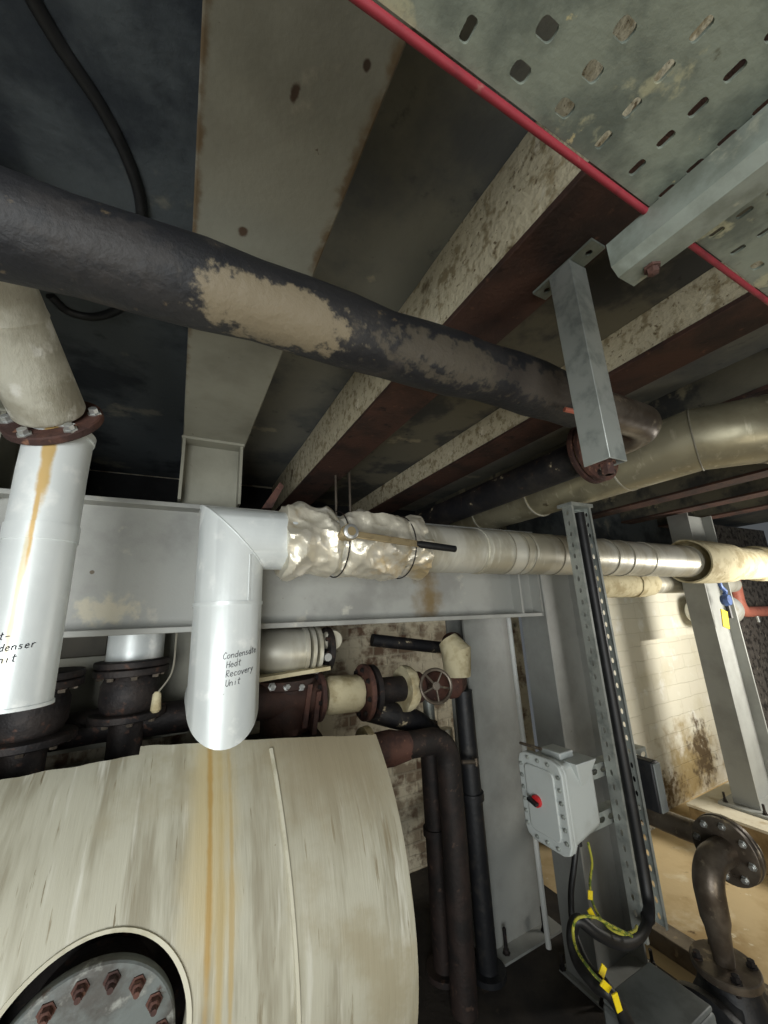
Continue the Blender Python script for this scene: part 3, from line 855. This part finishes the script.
# ---------------------------------------------------------------- fat cladded duct
du = thing('cladded_duct', 'fat cladded duct with segmented elbow below the right-hand joists', 'duct', (1.9, 1.2, .5))
DB = .132
dp = [Vector(p) for p in [(1.9, 2.02, .645), (1.9, 1.25, .645), (1.9, .72, .645), (2.02, .55, .635), (2.25, .46, .62), (2.9, .44, .58)]]
obj('straight_section', MB().sweep([(1.9, 3.0, .645), dp[0], dp[1]], DB - .004, 48), 'duct_clad', du)
obj('straight_section', MB().sweep([dp[1], dp[2] + Vector((0, .0, 0)), dp[3], dp[4], dp[5]], DB, 48), 'duct_clad', du)
def band_at(p, d0, d1, r, par, m):
    d0, d1 = Vector(d0).normalized(), Vector(d1).normalized()
    nm = (d0 + d1).normalized()
    ref = d0.cross(Vector((0, 0, 1))).normalized(); vv = ref.cross(d0)
    q = []
    for k in range(49):
        a = 2 * math.pi * k / 48
        o = (ref * math.cos(a) + vv * math.sin(a)) * r
        q.append(Vector(p) + o - d0 * (o.dot(nm) / d0.dot(nm)))
    obj('seam', MB().sweep(q, .003, 6, caps=False), m, par)
for i in (2, 3, 4):
    band_at(dp[i], dp[i] - dp[i - 1], dp[i + 1] - dp[i], DB + .001, du, 'seam_dark')
for y in (1.02, 1.55, 2.02):
    obj('joint_band', MB().lathe_closed((1.9, y, .645), (0, 1, 0), [(0, DB - .008), (0, DB + .003), (.007, DB + .003), (.007, DB - .008)], 48), 'clad_dirty', du)

# ---------------------------------------------------------------- second lagged pipe behind the run
p2 = thing('cream_lagged_pipe', 'cream lagged pipe hugging the underside of the silver run by the white wall', 'pipe', (4, 2.15, .02))
obj('lagging', MB().sweep([(3.02, 2.15, .150), (3.68, 2.15, .145)], .118, 36), 'cream_lagging', p2)
obj('lagging_end', MB().lathe((3.66, 2.15, .145), (1, 0, 0), [(0, .10), (0, .124), (.18, .12), (.3, .11), (.34, .09)], 40).jitter(.012, 16), 'cream_lagging', p2)
obj('carrier_pipe', MB().sweep([(3.9, 2.15, .143), (5.6, 2.15, .125)], .09, 36), 'clad_dirty', p2)

# ---------------------------------------------------------------- slotted post with cable, isolator, arms
po = thing('slotted_post', 'tall slotted steel channel post standing in front of the beam-end column', 'post', (1.79, 1.25, -1.3))
px0, px1, py0, py1, pz0, pz1 = 1.735, 1.885, 1.235, 1.288, -1.31, .478
def railholes(x, off):
    hs = []
    n = 32
    for k in range(n):
        z = pz0 + .03 + (pz1 - pz0 - .06) * k / (n - 1)
        for c in off:
            hs.append([(x, (py0 + py1) / 2 + c + .0068 * math.cos(t), z + .0125 * math.sin(t)) for t in [2 * math.pi * q / 10 for q in range(10)]])
    return hs
for a in (px0, px1 - .003):
    obj('side_rail', MB().plate_with_holes([(a, py0, pz0), (a, py1, pz0), (a, py1, pz1), (a, py0, pz1)], railholes(a, (0,)), (.003, 0, 0)), 'galv_clean', po)
obj('back_web', MB().box(px0 + .003, px1 - .003, py1 - .003, py1, pz0, pz1), 'galv_clean', po)
for a, s in ((px0, 1), (px1, -1)):
    obj('lip', MB().box(min(a, a + s * .014), max(a, a + s * .014), py0 - .003, py0, pz0, pz1), 'galv_clean', po)
obj('top_clamp', MB().box(px0 - .01, px1 + .01, py0 - .012, py1 + .02, pz1, pz1 + .018), 'galv_clean', po)

# cables
tag(obj('armoured_cable', MB().sweep(curve([(1.815, 1.252, .45), (1.815, 1.252, 0), (1.815, 1.252, -.6), (1.815, 1.25, -1.1), P(648, 915, Y=1.22), P(640, 936, Y=1.18), P(622, 944, Y=1.12), P(598, 934, Y=1.10),
    P(578, 920, Y=1.12), P(572, 936, Y=1.14), P(578, 962, Y=1.10), P(596, 985, Y=1.02), P(616, 1002, Y=.98), (1.43, 1.06, -1.44)], 8), [.024] * 34 + [.0175] * 71, 16), 'black_rubber'), 'thick black cable running down inside the slotted post and looping to the motor', 'cable')
tag(obj('gland_cable', MB().sweep(curve([P(577, 838, Y=1.28), P(574, 866, Y=1.28), P(571, 895, Y=1.27), P(574, 930, Y=1.24), P(588, 965, Y=1.15), P(612, 992, Y=1.05), (1.44, 1.15, -1.45)], 8), .011, 12), 'black_rubber'), 'thin black cable hanging from the grey isolator box', 'cable')
tag(obj('earth_wire', MB().sweep(curve([P(588, 842, Y=1.24), P(592, 862, Y=1.22), P(590, 885, Y=1.2), P(594, 906, Y=1.18), P(606, 925, Y=1.12), P(622, 934, Y=1.08), P(634, 931, Y=1.08), P(637, 926, Y=1.10)], 8), .0045, 8), 'earth_wire'), 'yellow-green earth wire hanging from the isolator box to the post foot', 'wire')
tag(obj('earth_wire', MB().sweep(curve([P(632, 936, Y=1.07), P(612, 926, Y=1.05), P(594, 917, Y=1.06), P(578, 918, Y=1.08), P(573, 930, Y=1.1), P(577, 950, Y=1.07), P(592, 972, Y=1.0), P(606, 986, Y=.97)], 8), .0042, 8), 'earth_wire'), 'yellow-green earth wire strapped along the thick cable loop', 'wire')
for px, py, yy, ang, sl, lab in ((589, 892, 1.18, .3, 1, 'small yellow cable tag, the higher one on the hanging earth wire'), (590, 910, 1.16, -.5, 1.3, 'yellow diamond-set cable tag on the hanging earth wire, above the cable loop'),
                                 (601, 966, 1.0, .9, 1, 'short yellow tag on the cable loop, nearest the post'), (604, 981, .97, -.8, 1.5, 'long yellow tag on the cable loop, in the middle of three'), (615, 997, .95, -.25, 1.7, 'lowest yellow tag on the cable loop beside the motor')):
    c = P(px, py, Y=yy)
    d = Vector((math.sin(ang), 0, math.cos(ang))); e = Vector((math.cos(ang), -.3, -math.sin(ang))).normalized(); nn = d.cross(e)
    tag(obj('cable_tag', MB().obox(c - Vector((.01, .012, 0)), d * .013 * sl, e * .009, nn * .0022), 'yellow', bevel=.001), lab, 'tag', 'yellow cable tags')

ib = thing('isolator_box', 'pale grey flameproof isolator box with red rotary knob and bolted lid', 'isolator', (1.46, 1.3, -.91))
bx0, bx1, by0, by1, bz0, bz1 = 1.372, 1.565, 1.195, 1.405, -.905, -.60
obj('body', MB().hexa([(bx0, by0 + .012, bz0 + .012), (bx1, by0 + .02, bz0 + .045), (bx1, by1 - .02, bz0 + .045), (bx0, by1 - .012, bz0 + .012),
                       (bx0, by0 + .012, bz1 - .012), (bx1, by0 + .02, bz1 - .012), (bx1, by1 - .02, bz1 - .012), (bx0, by1 - .012, bz1 - .012)]), 'box_grey', ib, bevel=.018)
def rrect(x, y0, y1, z0, z1, c):
    return [(x, y0 + c, z0), (x, y1 - c, z0), (x, y1 - c * .3, z0 + c * .3), (x, y1, z0 + c), (x, y1, z1 - c), (x, y1 - c * .3, z1 - c * .3), (x, y1 - c, z1), (x, y0 + c, z1), (x, y0 + c * .3, z1 - c * .3), (x, y0, z1 - c), (x, y0, z0 + c), (x, y0 + c * .3, z0 + c * .3)]
obj('body_rim', MB().prism(rrect(1.366, by0 - .004, by1 + .004, bz0 - .004, bz1 + .004, .04), (.014, 0, 0)), 'box_grey', ib, bevel=.003)
lid = obj('lid', MB().prism(rrect(1.345, by0 - .006, by1 + .006, bz0 - .006, bz1 + .006, .042), (.020, 0, 0)), 'box_grey', ib, bevel=.005)
obj('raised_panel', MB().prism(rrect(1.338, by0 + .032, by1 - .032, bz0 + .034, bz1 - .034, .02), (.010, 0, 0)), 'box_grey', lid, bevel=.004)
bl = []
for k in range(6):
    z = bz0 + .045 + (bz1 - bz0 - .09) * k / 5
    bl += [(by0 + .012, z), (by1 - .012, z)]
for k in range(3):
    y = by0 + .055 + (by1 - by0 - .11) * k / 2
    bl += [(y, bz0 + .012), (y, bz1 - .012)]
for y, z in bl:
    obj('lid_bolt', MB().bolt((1.345, y, z), (-1, 0, 0), .006, .008), 'galv_clean', lid)
kb = P(537, 801, X=1.335)
kn = obj('knob_boss', MB().lathe((1.339, kb.y, kb.z), (-1, 0, 0), [(0, .022), (.012, .021), (.014, .017)], 24), 'red_knob', ib)
obj('knob_handle', MB().obox((1.318, kb.y + .006, kb.z), (.010, 0, 0), (0, .022, .006), (0, -.002, .006)), 'black_rubber', kn, bevel=.002)
obj('top_lug', MB().box(1.42, 1.50, 1.25, 1.35, bz1 - .013, bz1 + .012), 'box_grey', ib, bevel=.004)
obj('terminal_hump', MB().hexa([(1.47, 1.208, -.70), (1.50, 1.208, -.70), (1.50, 1.235, -.70), (1.47, 1.235, -.70), (1.42, 1.178, -.609), (1.545, 1.178, -.609), (1.545, 1.24, -.609), (1.42, 1.24, -.609)]), 'box_grey', ib, bevel=.004)
obj('hinge_bar', MB().cyl((1.375, 1.415, -.58), (1.375, 1.30, -.575), .006, seg=10), 'steel', ib)
obj('cable_gland', MB().cyl((P(577, 838, Y=1.28).x, 1.28, -.87), (P(577, 838, Y=1.28).x, 1.28, -.93), .016, seg=12), 'pump_black', ib)

def arm_bracket(z, yc, label):
    t = thing('wall_bracket', label, 'bracket arm', (1.8, yc, z - .03), 'slotted arms behind the isolator box')
    xa, xb = 1.567, 2.086
    hs = [[(xa + .06 + .062 * k + .021 * math.cos(q), yc - .03, z + .012 * math.sin(q)) for q in [2 * math.pi * j / 12 for j in range(12)]] for k in range(8)]
    obj('slotted_face', MB().plate_with_holes([(xa, yc - .03, z - .028), (xb, yc - .03, z - .028), (xb, yc - .03, z + .028), (xa, yc - .03, z + .028)], hs, (0, .003, 0)), 'galv_clean', t)
    for s in (-.028, .0255):
        obj('leg', MB().box(xa, xb, yc - .027, yc + .02, z + s, z + s + .0025), 'galv_clean', t)
    obj('bolt', MB().bolt((xa + .035, yc - .03, z), (0, -1, 0), .014, .012), 'bright_steel', t)
arm_bracket(P(600, 770, Y=1.31).z, 1.34, 'slotted steel arm behind the isolator box, the upper of two')
arm_bracket(P(606, 818, Y=1.31).z, 1.34, 'slotted steel arm behind the isolator box, the lower of two')
jb = thing('junction_box', 'small black junction box beside the slotted post', 'junction box', (1.94, 1.25, -.90))
obj('body', MB().box(1.915, 1.968, 1.19, 1.30, -.90, -.70), 'pump_black', jb, bevel=.008)
obj('lid', MB().box(1.918, 1.965, 1.182, 1.19, -.895, -.705), 'motor_grey', jb, bevel=.003)

# ---------------------------------------------------------------- pump
pu = thing('pump', 'black circulating pump with brown steel discharge elbow on the sandy floor', 'pump', (2.08, 1.15, -2.0))
fx, fy, fz = 2.07, 1.145, -1.43
obj('volute', MB().lathe((fx, fy + .10, -1.66), (0, -1, 0), [(0, .10), (.02, .17), (.06, .20), (.13, .20), (.17, .17), (.19, .10)], 40), 'pump_black', pu)
obj('neck', MB().lathe((fx, fy, -1.60), (0, 0, 1), [(0, .15), (.08, .105), (.145, .095)], 32), 'pump_black', pu)
obj('foot', MB().box(fx - .16, fx + .16, fy - .12, fy + .14, -2.0, -1.80), 'pump_black', pu, bevel=.01)
flange(pu, (fx, fy, fz - .03), (0, 0, 1), .115, .03, 6, 'steel', 'dark_iron', name='pump_flange')
for k in range(4):
    a = 2 * math.pi * (k + .5) / 4
    obj('flange_nut', MB().bolt((fx + .092 * math.cos(a), fy + .092 * math.sin(a), fz), (0, 0, 1), .014, .022), 'dark_iron', pu)
path = fillet([(fx, fy, fz), (fx, fy, -1.10), (fx + .20, fy + .0, -1.10)], .14, 10)
rad = [.034] + [.048] * (len(path) - 1)
path.insert(1, Vector((fx, fy, fz + .11))); rad.insert(1, .042)
path.insert(2, Vector((fx, fy, fz + .14))); rad.insert(2, .052)
rad = [.036, .044, .052] + [.055] * (len(path) - 3)
obj('discharge_elbow', MB().sweep(path, rad, 28), 'steel', pu)
flange(pu, (fx + .175, fy, -1.10), (1, 0, 0), .125, .022, 8, 'steel', 'bright_steel', name='discharge_flange')
flange(pu, (fx + .203, fy, -1.10), (1, 0, 0), .128, .022, 8, 'steel', 'bright_steel', name='mating_flange')
obj('discharge_pipe', MB().sweep(fillet([(fx + .22, fy, -1.10), (fx + .30, fy, -1.10), (2.64, fy + .08, -1.25), (2.64, fy + .4, -1.262), (2.64, 3.19, -1.25)], .1, 8), .056, 28), 'steel', pu)
mt = thing('pump_motor', 'grey electric motor with square terminal box, coupled to the black pump', 'motor', (1.55, 1.1, -2.0))
obj('frame', MB().lathe((1.84, 1.14, -1.66), (-1, 0, 0), [(0, .10), (.02, .15), (.05, .155), (.40, .155), (.43, .14), (.50, .14), (.51, .10)], 40), 'motor_grey', mt)
obj('end_guard', MB().lathe((1.93, 1.14, -1.66), (-1, 0, 0), [(0, .185), (.02, .20), (.05, .20), (.06, .18)], 40), 'pump_black', mt)
for k in range(14):
    a = math.pi * (.05 + .9 * k / 13)
    c = Vector((1.62, 1.14 + .162 * math.cos(a), -1.66 + .162 * math.sin(a)))
    if abs(math.cos(a)) < .45:
        continue
    rd = Vector((0, math.cos(a), math.sin(a)))
    obj('cooling_fin', MB().obox(c, (.15, 0, 0), rd * .012, rd.cross(Vector((1, 0, 0))) * .003), 'motor_grey', mt)
tb = obj('terminal_box', MB().box(1.45, 1.75, 1.03, 1.25, -1.52, -1.385), 'motor_grey', mt, bevel=.012)
obj('lid', MB().box(1.455, 1.745, 1.035, 1.245, -1.384, -1.368), 'motor_grey', tb, bevel=.006)
obj('mounting_foot', MB().box(1.48, 1.78, .98, 1.30, -2.0, -1.80), 'motor_grey', mt, bevel=.01)
tag(obj('base_rail', MB().box(2.66, 2.78, 1.3, 2.3, -2.0, -1.9), 'steel', bevel=.004), 'steel base rail on the floor running back from the pump', 'rail')

# ---------------------------------------------------------------- pipework behind the beam
# valve train above the tank
vt = thing('valve_train', 'horizontal valve train with handwheel, canvas sleeve and rusty flanges under the beam', 'valve', (1.0, 2.2, -.55))
A0, A1 = P(300, 698, Y=2.2), P(448, 684, Y=2.2)
axd = (A1 - A0).normalized()
at_ = lambda s: A0 + (A1 - A0) * s
obj('tee_stub', MB().sweep([at_(-.35), at_(.12)], .085, 28), 'rust_dark', vt)
flange(vt, at_(.09), axd, .125, .025, 8, 'rust')
obj('canvas_sleeve', MB().sweep([at_(.14), at_(.17), at_(.34), at_(.36)], [.085, .098, .096, .085], 32).jitter(.004, 20), 'cream_lagging', vt)
flange(vt, at_(.37), axd, .15, .03, 8, 'rust', name='wide_flange')
flange(vt, at_(.42), axd, .145, .03, 8, 'dark_iron', name='wide_flange')
obj('dark_spool', MB().sweep([at_(.46), at_(.66)], .07, 24), 'dark_iron', vt)
obj('lagged_ring', MB().lathe(at_(.645), axd, [(0, .10), (0, .125), (.03, .13), (.06, .12), (.08, .10)], 36).jitter(.008, 22), 'cream_lagging', vt)
vb = at_(.86)
obj('valve_body', MB().lathe(at_(.74), axd, [(0, .085), (.03, .088), (.06, .062), (.12, .09), (.18, .09), (.22, .062), (.26, .088), (.30, .085)], 28), 'rust', vt)
wc = P(436, 686, Y=1.99)
wd = Vector((-.35, -1, .15)).normalized()
obj('stem', MB().cyl(wc + wd * .02, wc - wd * .20, .014, seg=10), 'steel', vt)
hw_ = obj('handwheel', MB().torus(wc, wd, .088, .0095, 36, 8), 'steel', vt)
obj('wheel_hub', MB().lathe(wc - wd * .012, wd, [(0, .022), (.024, .022)], 12), 'steel', hw_)
wu = wd.cross(Vector((0, 0, 1))).normalized(); wv_ = wd.cross(wu)
for k in range(5):
    a = 2 * math.pi * k / 5 + .4
    obj('spoke', MB().cyl(wc + (wu * math.cos(a) + wv_ * math.sin(a)) * .015, wc + (wu * math.cos(a) + wv_ * math.sin(a)) * .086, .006, seg=8), 'steel', hw_)
obj('rising_elbow', MB().sweep(fillet([at_(1.02), P(456, 684, Y=2.19), P(456, 655, Y=2.2), P(452, 640, Y=2.3)], .09, 7), .07, 24), 'rust_dark', vt)
obj('elbow_lagging', MB().sweep([P(458, 676, Y=2.13), P(456, 652, Y=2.13), P(448, 640, Y=2.18)], [.085, .095, .07], 28).jitter(.006, 14), 'cream_lagging', vt)

# globe valve hard behind the beam
gv = thing('flanged_valve', 'grimy silver valve body with bolted flanges right behind the drop leg', 'valve', (.62, 2.2, -.3))
B0, B1 = P(262, 652, Y=2.15), P(345, 648, Y=2.15)
bd = (B1 - B0).normalized()
obj('bend', MB().sweep(fillet([B0 + Vector((-.05, .5, 0)), B0, B0 + bd * .2], .15, 8), .115, 32), 'clad_dirty', gv)
for s in (.2, .235, .27):
    obj('rib_ring', MB().lathe(B0 + bd * s, bd, [(0, .122), (.02, .122)], 32), 'clad_dirty', gv)
flange(gv, B0 + bd * .33, bd, .115, .03, 8, 'dark_iron', name='flange')
obj('bonnet', MB().lathe(P(333, 640, Y=2.1), (0, -1, 0), [(-.1, .06), (0, .055), (.01, .048)], 24), 'clad_dirty', gv)
obj('bonnet_cap', MB().lathe(P(327, 657, Y=2.05), (0, -1, 0), [(0, .022), (.02, .02)], 12), 'bright_steel', gv)
obj('drip_ledge', MB().obox(P(285, 673, Y=2.1), (.21, 0, .01), (0, .09, 0), (0, 0, .009)), 'cream_lagging', gv)
bfl = obj('lower_body', MB().lathe(P(286, 700, Y=2.25), (0, 0, 1), [(-.2, .13), (.06, .13), (.07, .16), (.11, .16)], 32), 'rust_dark', gv)
for px in (272, 287, 301):
    obj('bolt', MB().bolt(P(px, 687, Y=2.10), (0, -1, .2), .014, .02), 'bright_steel', bfl)
for (px, dy) in ((306, 705), (315, 712)):
    obj('rib', MB().obox(P(px, dy, Y=2.13), (.012, 0, 0), (0, .03, 0), (.015, 0, .1)), 'rust', gv)

# pipe leaving the tank end and turning down
te = thing('rusty_drain_pipe', 'rusty lagged pipe leaving the tank end and turning down to the floor', 'pipe', (1.6, 2.2, -2.0))
C0, C1 = P(366, 752, Y=2.12), P(444, 739, Y=2.12)
obj('end_ring', MB().lathe(C0 + Vector((-.02, 0, 0)), C1 - C0, [(0, .12), (.035, .125), (.05, .10)], 36), 'cream_lagging', te)
obj('wrapped_spool', MB().sweep([C0, C0 + (C1 - C0) * .3, C0 + (C1 - C0) * .5], [.082, .088, .07], 28).jitter(.01, 24), 'rust', te)
obj('elbow', MB().sweep(fillet([C0 + (C1 - C0) * .45, C1 + Vector((.02, 0, .0)), (C1.x + .02, 2.12, -1.25), (C1.x + .0, 2.12, -1.99)], .12, 8), .07, 28), 'drain_brown', te)
obj('drain_cock', MB().cyl(P(462, 762, Y=2.12), P(478, 762, Y=2.1), .012, seg=10).lathe(P(476, 762, Y=2.1), (0, 0, 1), [(-.02, .01), (.02, .01)], 8), 'steel', te)

def vpipe(name, px0, py0, px1, py1, Y, r, m, label):
    a = P(px0, py0, Y=Y)
    t = thing(name, label, 'pipe', (a.x, Y, -2.0))
    obj('pipe', MB().sweep([(a.x, Y, a.z), (a.x, Y, -1.99)], r, 24), m, t)
    obj('collar', MB().lathe_closed((a.x, Y, a.z - .62), (0, 0, 1), [(0, r - .004), (0, r + .012), (.04, r + .012), (.04, r - .004)], 24), m, t)
    obj('floor_flange', MB().lathe((a.x, Y, -1.995), (0, 0, 1), [(0, r * 1.7), (.03, r * 1.7)], 28), m, t)
    return t
vpipe('dark_riser', 428, 722, 440, 950, 2.35, .062, 'drain_brown', 'dark brown vertical pipe to the left of the rusty drain pipe')
vpipe('pale_riser', 446, 728, 446, 900, 2.62, .045, 'clad_dirty', 'pale vertical pipe half hidden behind the dark brown one')
vpipe('bare_riser', 428, 698, 430, 760, 2.55, .04, 'galv_clean', 'short bare bluish pipe behind the handwheel')
vpipe('black_standpipe', 463, 690, 480, 900, 2.215, .058, 'pump_black', 'black standpipe tight against the wide-faced column')
tag(obj('black_hose', MB().sweep(curve([P(366, 708, Y=2.3), P(392, 715, Y=2.25), P(415, 722, Y=2.28), P(432, 735, Y=2.36)], 6), .07, 20), 'black_pipe'), 'fat black lagged pipe sloping beneath the valve train', 'pipe')
tag(obj('black_branch', MB().sweep([P(372, 640, Y=2.7), P(462, 650, Y=2.6)], .045, 18), 'black_pipe'), 'slim black pipe high behind the handwheel', 'pipe')
tag(obj('pipe_run', MB().sweep([P(395, 700, Y=3.0), P(300, 640, Y=3.0) + Vector((-1.0, 0, 0))], .05, 14), 'dark_iron'), 'dark pipe along the whitewashed brick behind the valves', 'pipe')

# left-hand valve stacks above the tank
def stack(px, py, Y, s, label):
    c = P(px, py, Y=Y)
    t = thing('flange_stack', label, 'valve', (c.x, c.y, c.z - .22 * s), 'rusty flange stacks on the tank top')
    obj('lower_pipe', MB().cyl((c.x, c.y, c.z - .40 * s), (c.x, c.y, c.z - .10 * s), .07 * s, seg=24), 'dark_iron', t)
    flange(t, (c.x, c.y, c.z - .11 * s), (0, 0, 1), .155 * s, .03, 8, 'dark_iron', 'steel', name='bottom_flange', br=.013)
    obj('valve_body', MB().lathe((c.x, c.y, c.z - .08 * s), (0, 0, 1), [(0, .10 * s), (.04 * s, .12 * s), (.12 * s, .12 * s), (.16 * s, .10 * s)], 28), 'dark_iron', t)
    flange(t, (c.x, c.y, c.z + .08 * s), (0, 0, 1), .155 * s, .03, 8, 'dark_iron', 'steel', name='top_flange', br=.013)
    flange(t, (c.x, c.y, c.z + .08 * s + .033), (0, 0, 1), .155 * s, .028, 8, 'dark_iron', 'dark_iron', name='upper_flange')
    return t
st1 = stack(130, 692, 2.2, .95, 'rusty flange stack under the silver duct stub, beside the drop leg')
stack(30, 712, 2.05, 1.0, 'rusty flange stack below the open end of the silver riser')
tag(obj('rusty_header', MB().sweep([P(-60, 752, Y=2.25), P(100, 725, Y=2.25), P(190, 715, Y=2.25)], .07, 24), 'dark_iron'), 'dark rusty header pipe lying along the tank top', 'pipe')
ds = thing('duct_stub', 'silver duct stub slanting cut, hanging behind the beam over a rusty flange', 'duct', (-.14, 2.3, -.2))
dc = P(135, 660, Y=2.25)
obj('stub_wall', MB().sweep([(dc.x, 2.25, .38), (dc.x, 2.25, dc.z + .0), (dc.x - .5, 2.4, dc.z - .33)][:2], .115, 36), 'clad', ds)
obj('rim', MB().lathe_closed((dc.x, 2.25, dc.z - .005), (0, 0, 1), [(0, .108), (0, .118), (.012, .118), (.012, .108)], 36), 'clad_dirty', ds)
tag(obj('control_panel', MB().box(-.53, -.28, 2.36, 2.41, -.14, .06), mat('panel_brown', (66, 62, 52), [((50, 47, 40), 6, .45, .7)], .7), bevel=.006), 'flat brown panel in the shade between riser and duct stub', 'panel')
tag(obj('back_plate', MB().box(-1.4, .6, 2.42, 2.45, -.55, .4), 'grey_joist'), 'grimy grey back plate behind the rusty flange stacks', 'plate')
wp = thing('hanging_wire', 'thin wire with a pale weight dangling beside the drop leg', 'wire', (.0, 2.0, -.3))
w0, w1, w2 = P(176, 640, Y=2.0), P(172, 672, Y=2.0), P(157, 694, Y=2.0)
obj('wire', MB().sweep(curve([w0 + Vector((0, 0, .1)), w0, w1, w2], 5), .004, 6), 'seam_dark', wp)
obj('weight', MB().lathe(w2, (0, 0, -1), [(-.01, .008), (0, .016), (.06, .02), (.07, .012)], 12), 'cream_lagging', wp)

# ---------------------------------------------------------------- small things overhead
tag(obj('ceiling_cable', MB().sweep(curve([P(22, -20, Z=1.05), P(60, 45, Z=1.05), P(100, 105, Z=1.05), P(128, 160, Z=1.05), P(141, 205, Z=1.05), P(140, 250, Z=1.05), P(128, 300, Z=1.05), P(100, 316, Z=1.05), P(70, 312, Z=1.05), P(50, 295, Z=1.05)], 8), .014, 12), 'black_rubber'), 'black cable curving across the dark slab above the lagged pipe', 'cable')
for k, (px, lab) in enumerate(((336, 'thin steel drop rod behind the foil jacket, the nearer of two'), (350, 'thin steel drop rod behind the foil jacket, the farther of two'))):
    a = P(px, 500, Y=2.05)
    tag(obj('drop_rod', MB().cyl((a.x, 2.05, .40), (a.x, 2.05, 1.065), .008, seg=8), 'steel'), lab, 'rod', 'drop rods above the pipe run')
tag(obj('rust_bracket', MB().prism([P(262, 508, Y=1.82), P(280, 482, Y=1.82), P(284, 486, Y=1.82), P(272, 508, Y=1.82)], (0, .06, 0)), 'rust'), 'rusty angle clip on the main beam flange by the foil jacket', 'clip')

# ---------------------------------------------------------------- far right: chain block, pink pipe, tag, white stub
pp = thing('pink_pipe', 'pink painted pipe turning a corner by the dark stone wall', 'pipe', (6.3, 2.3, -.2))
pk = [P(733, 575, Y=2.3), P(735, 597, Y=2.3), P(741, 612, Y=2.3), P(800, 610, Y=2.3)]
obj('pipe', MB().sweep(fillet([pk[0], pk[2], pk[3]], .14, 8), .062, 20), 'pink_pipe', pp)
obj('valve_nipple', MB().cyl(P(757, 616, Y=2.26), P(759, 622, Y=2.26), .02, seg=10), 'bright_steel', pp)
cbk = thing('chain_block', 'small blue chain block hung beside the column on the plinth', 'hoist', (4.4, 1.8, -.2))
cc = P(726, 600, Y=1.80)
obj('body', MB().lathe(cc, (0, -1, 0), [(-.03, .045), (0, .06), (.03, .045)], 20), 'blue_steel', cbk)
obj('hook', MB().sweep(curve([cc + Vector((0, 0, .05)), cc + Vector((.03, 0, .08)), cc + Vector((-.03, 0, .12)), cc + Vector((-.04, .0, .16))], 5), .018, 8), 'blue_steel', cbk)
obj('chain', MB().cyl(cc - Vector((0, 0, .05)), cc - Vector((0, 0, .16)), .02, seg=8), 'pump_black', cbk)
yt = P(725, 619, Y=1.79)
tag(obj('yellow_label', MB().obox(yt, (.050, 0, -.015), (0, .005, 0), (.02, 0, .075)), 'yellow', bevel=.003), 'yellow label hanging below the blue chain block', 'label')
wsb = thing('white_tank_end', 'white rounded vessel end showing behind the plinth column', 'vessel', (5.6, 2.4, -.3))
wq = P(697, 612, Y=2.36)
obj('shell', MB().lathe(wq, (1, 0, 0), [(0, .03), (.02, .1), (.06, .15), (.12, .165), (.7, .165)], 32), 'white_paint', wsb)
obj('rim_band', MB().lathe_closed(wq + Vector((.16, 0, 0)), (1, 0, 0), [(0, .160), (0, .175), (.03, .175), (.03, .160)], 32), 'white_paint', wsb)
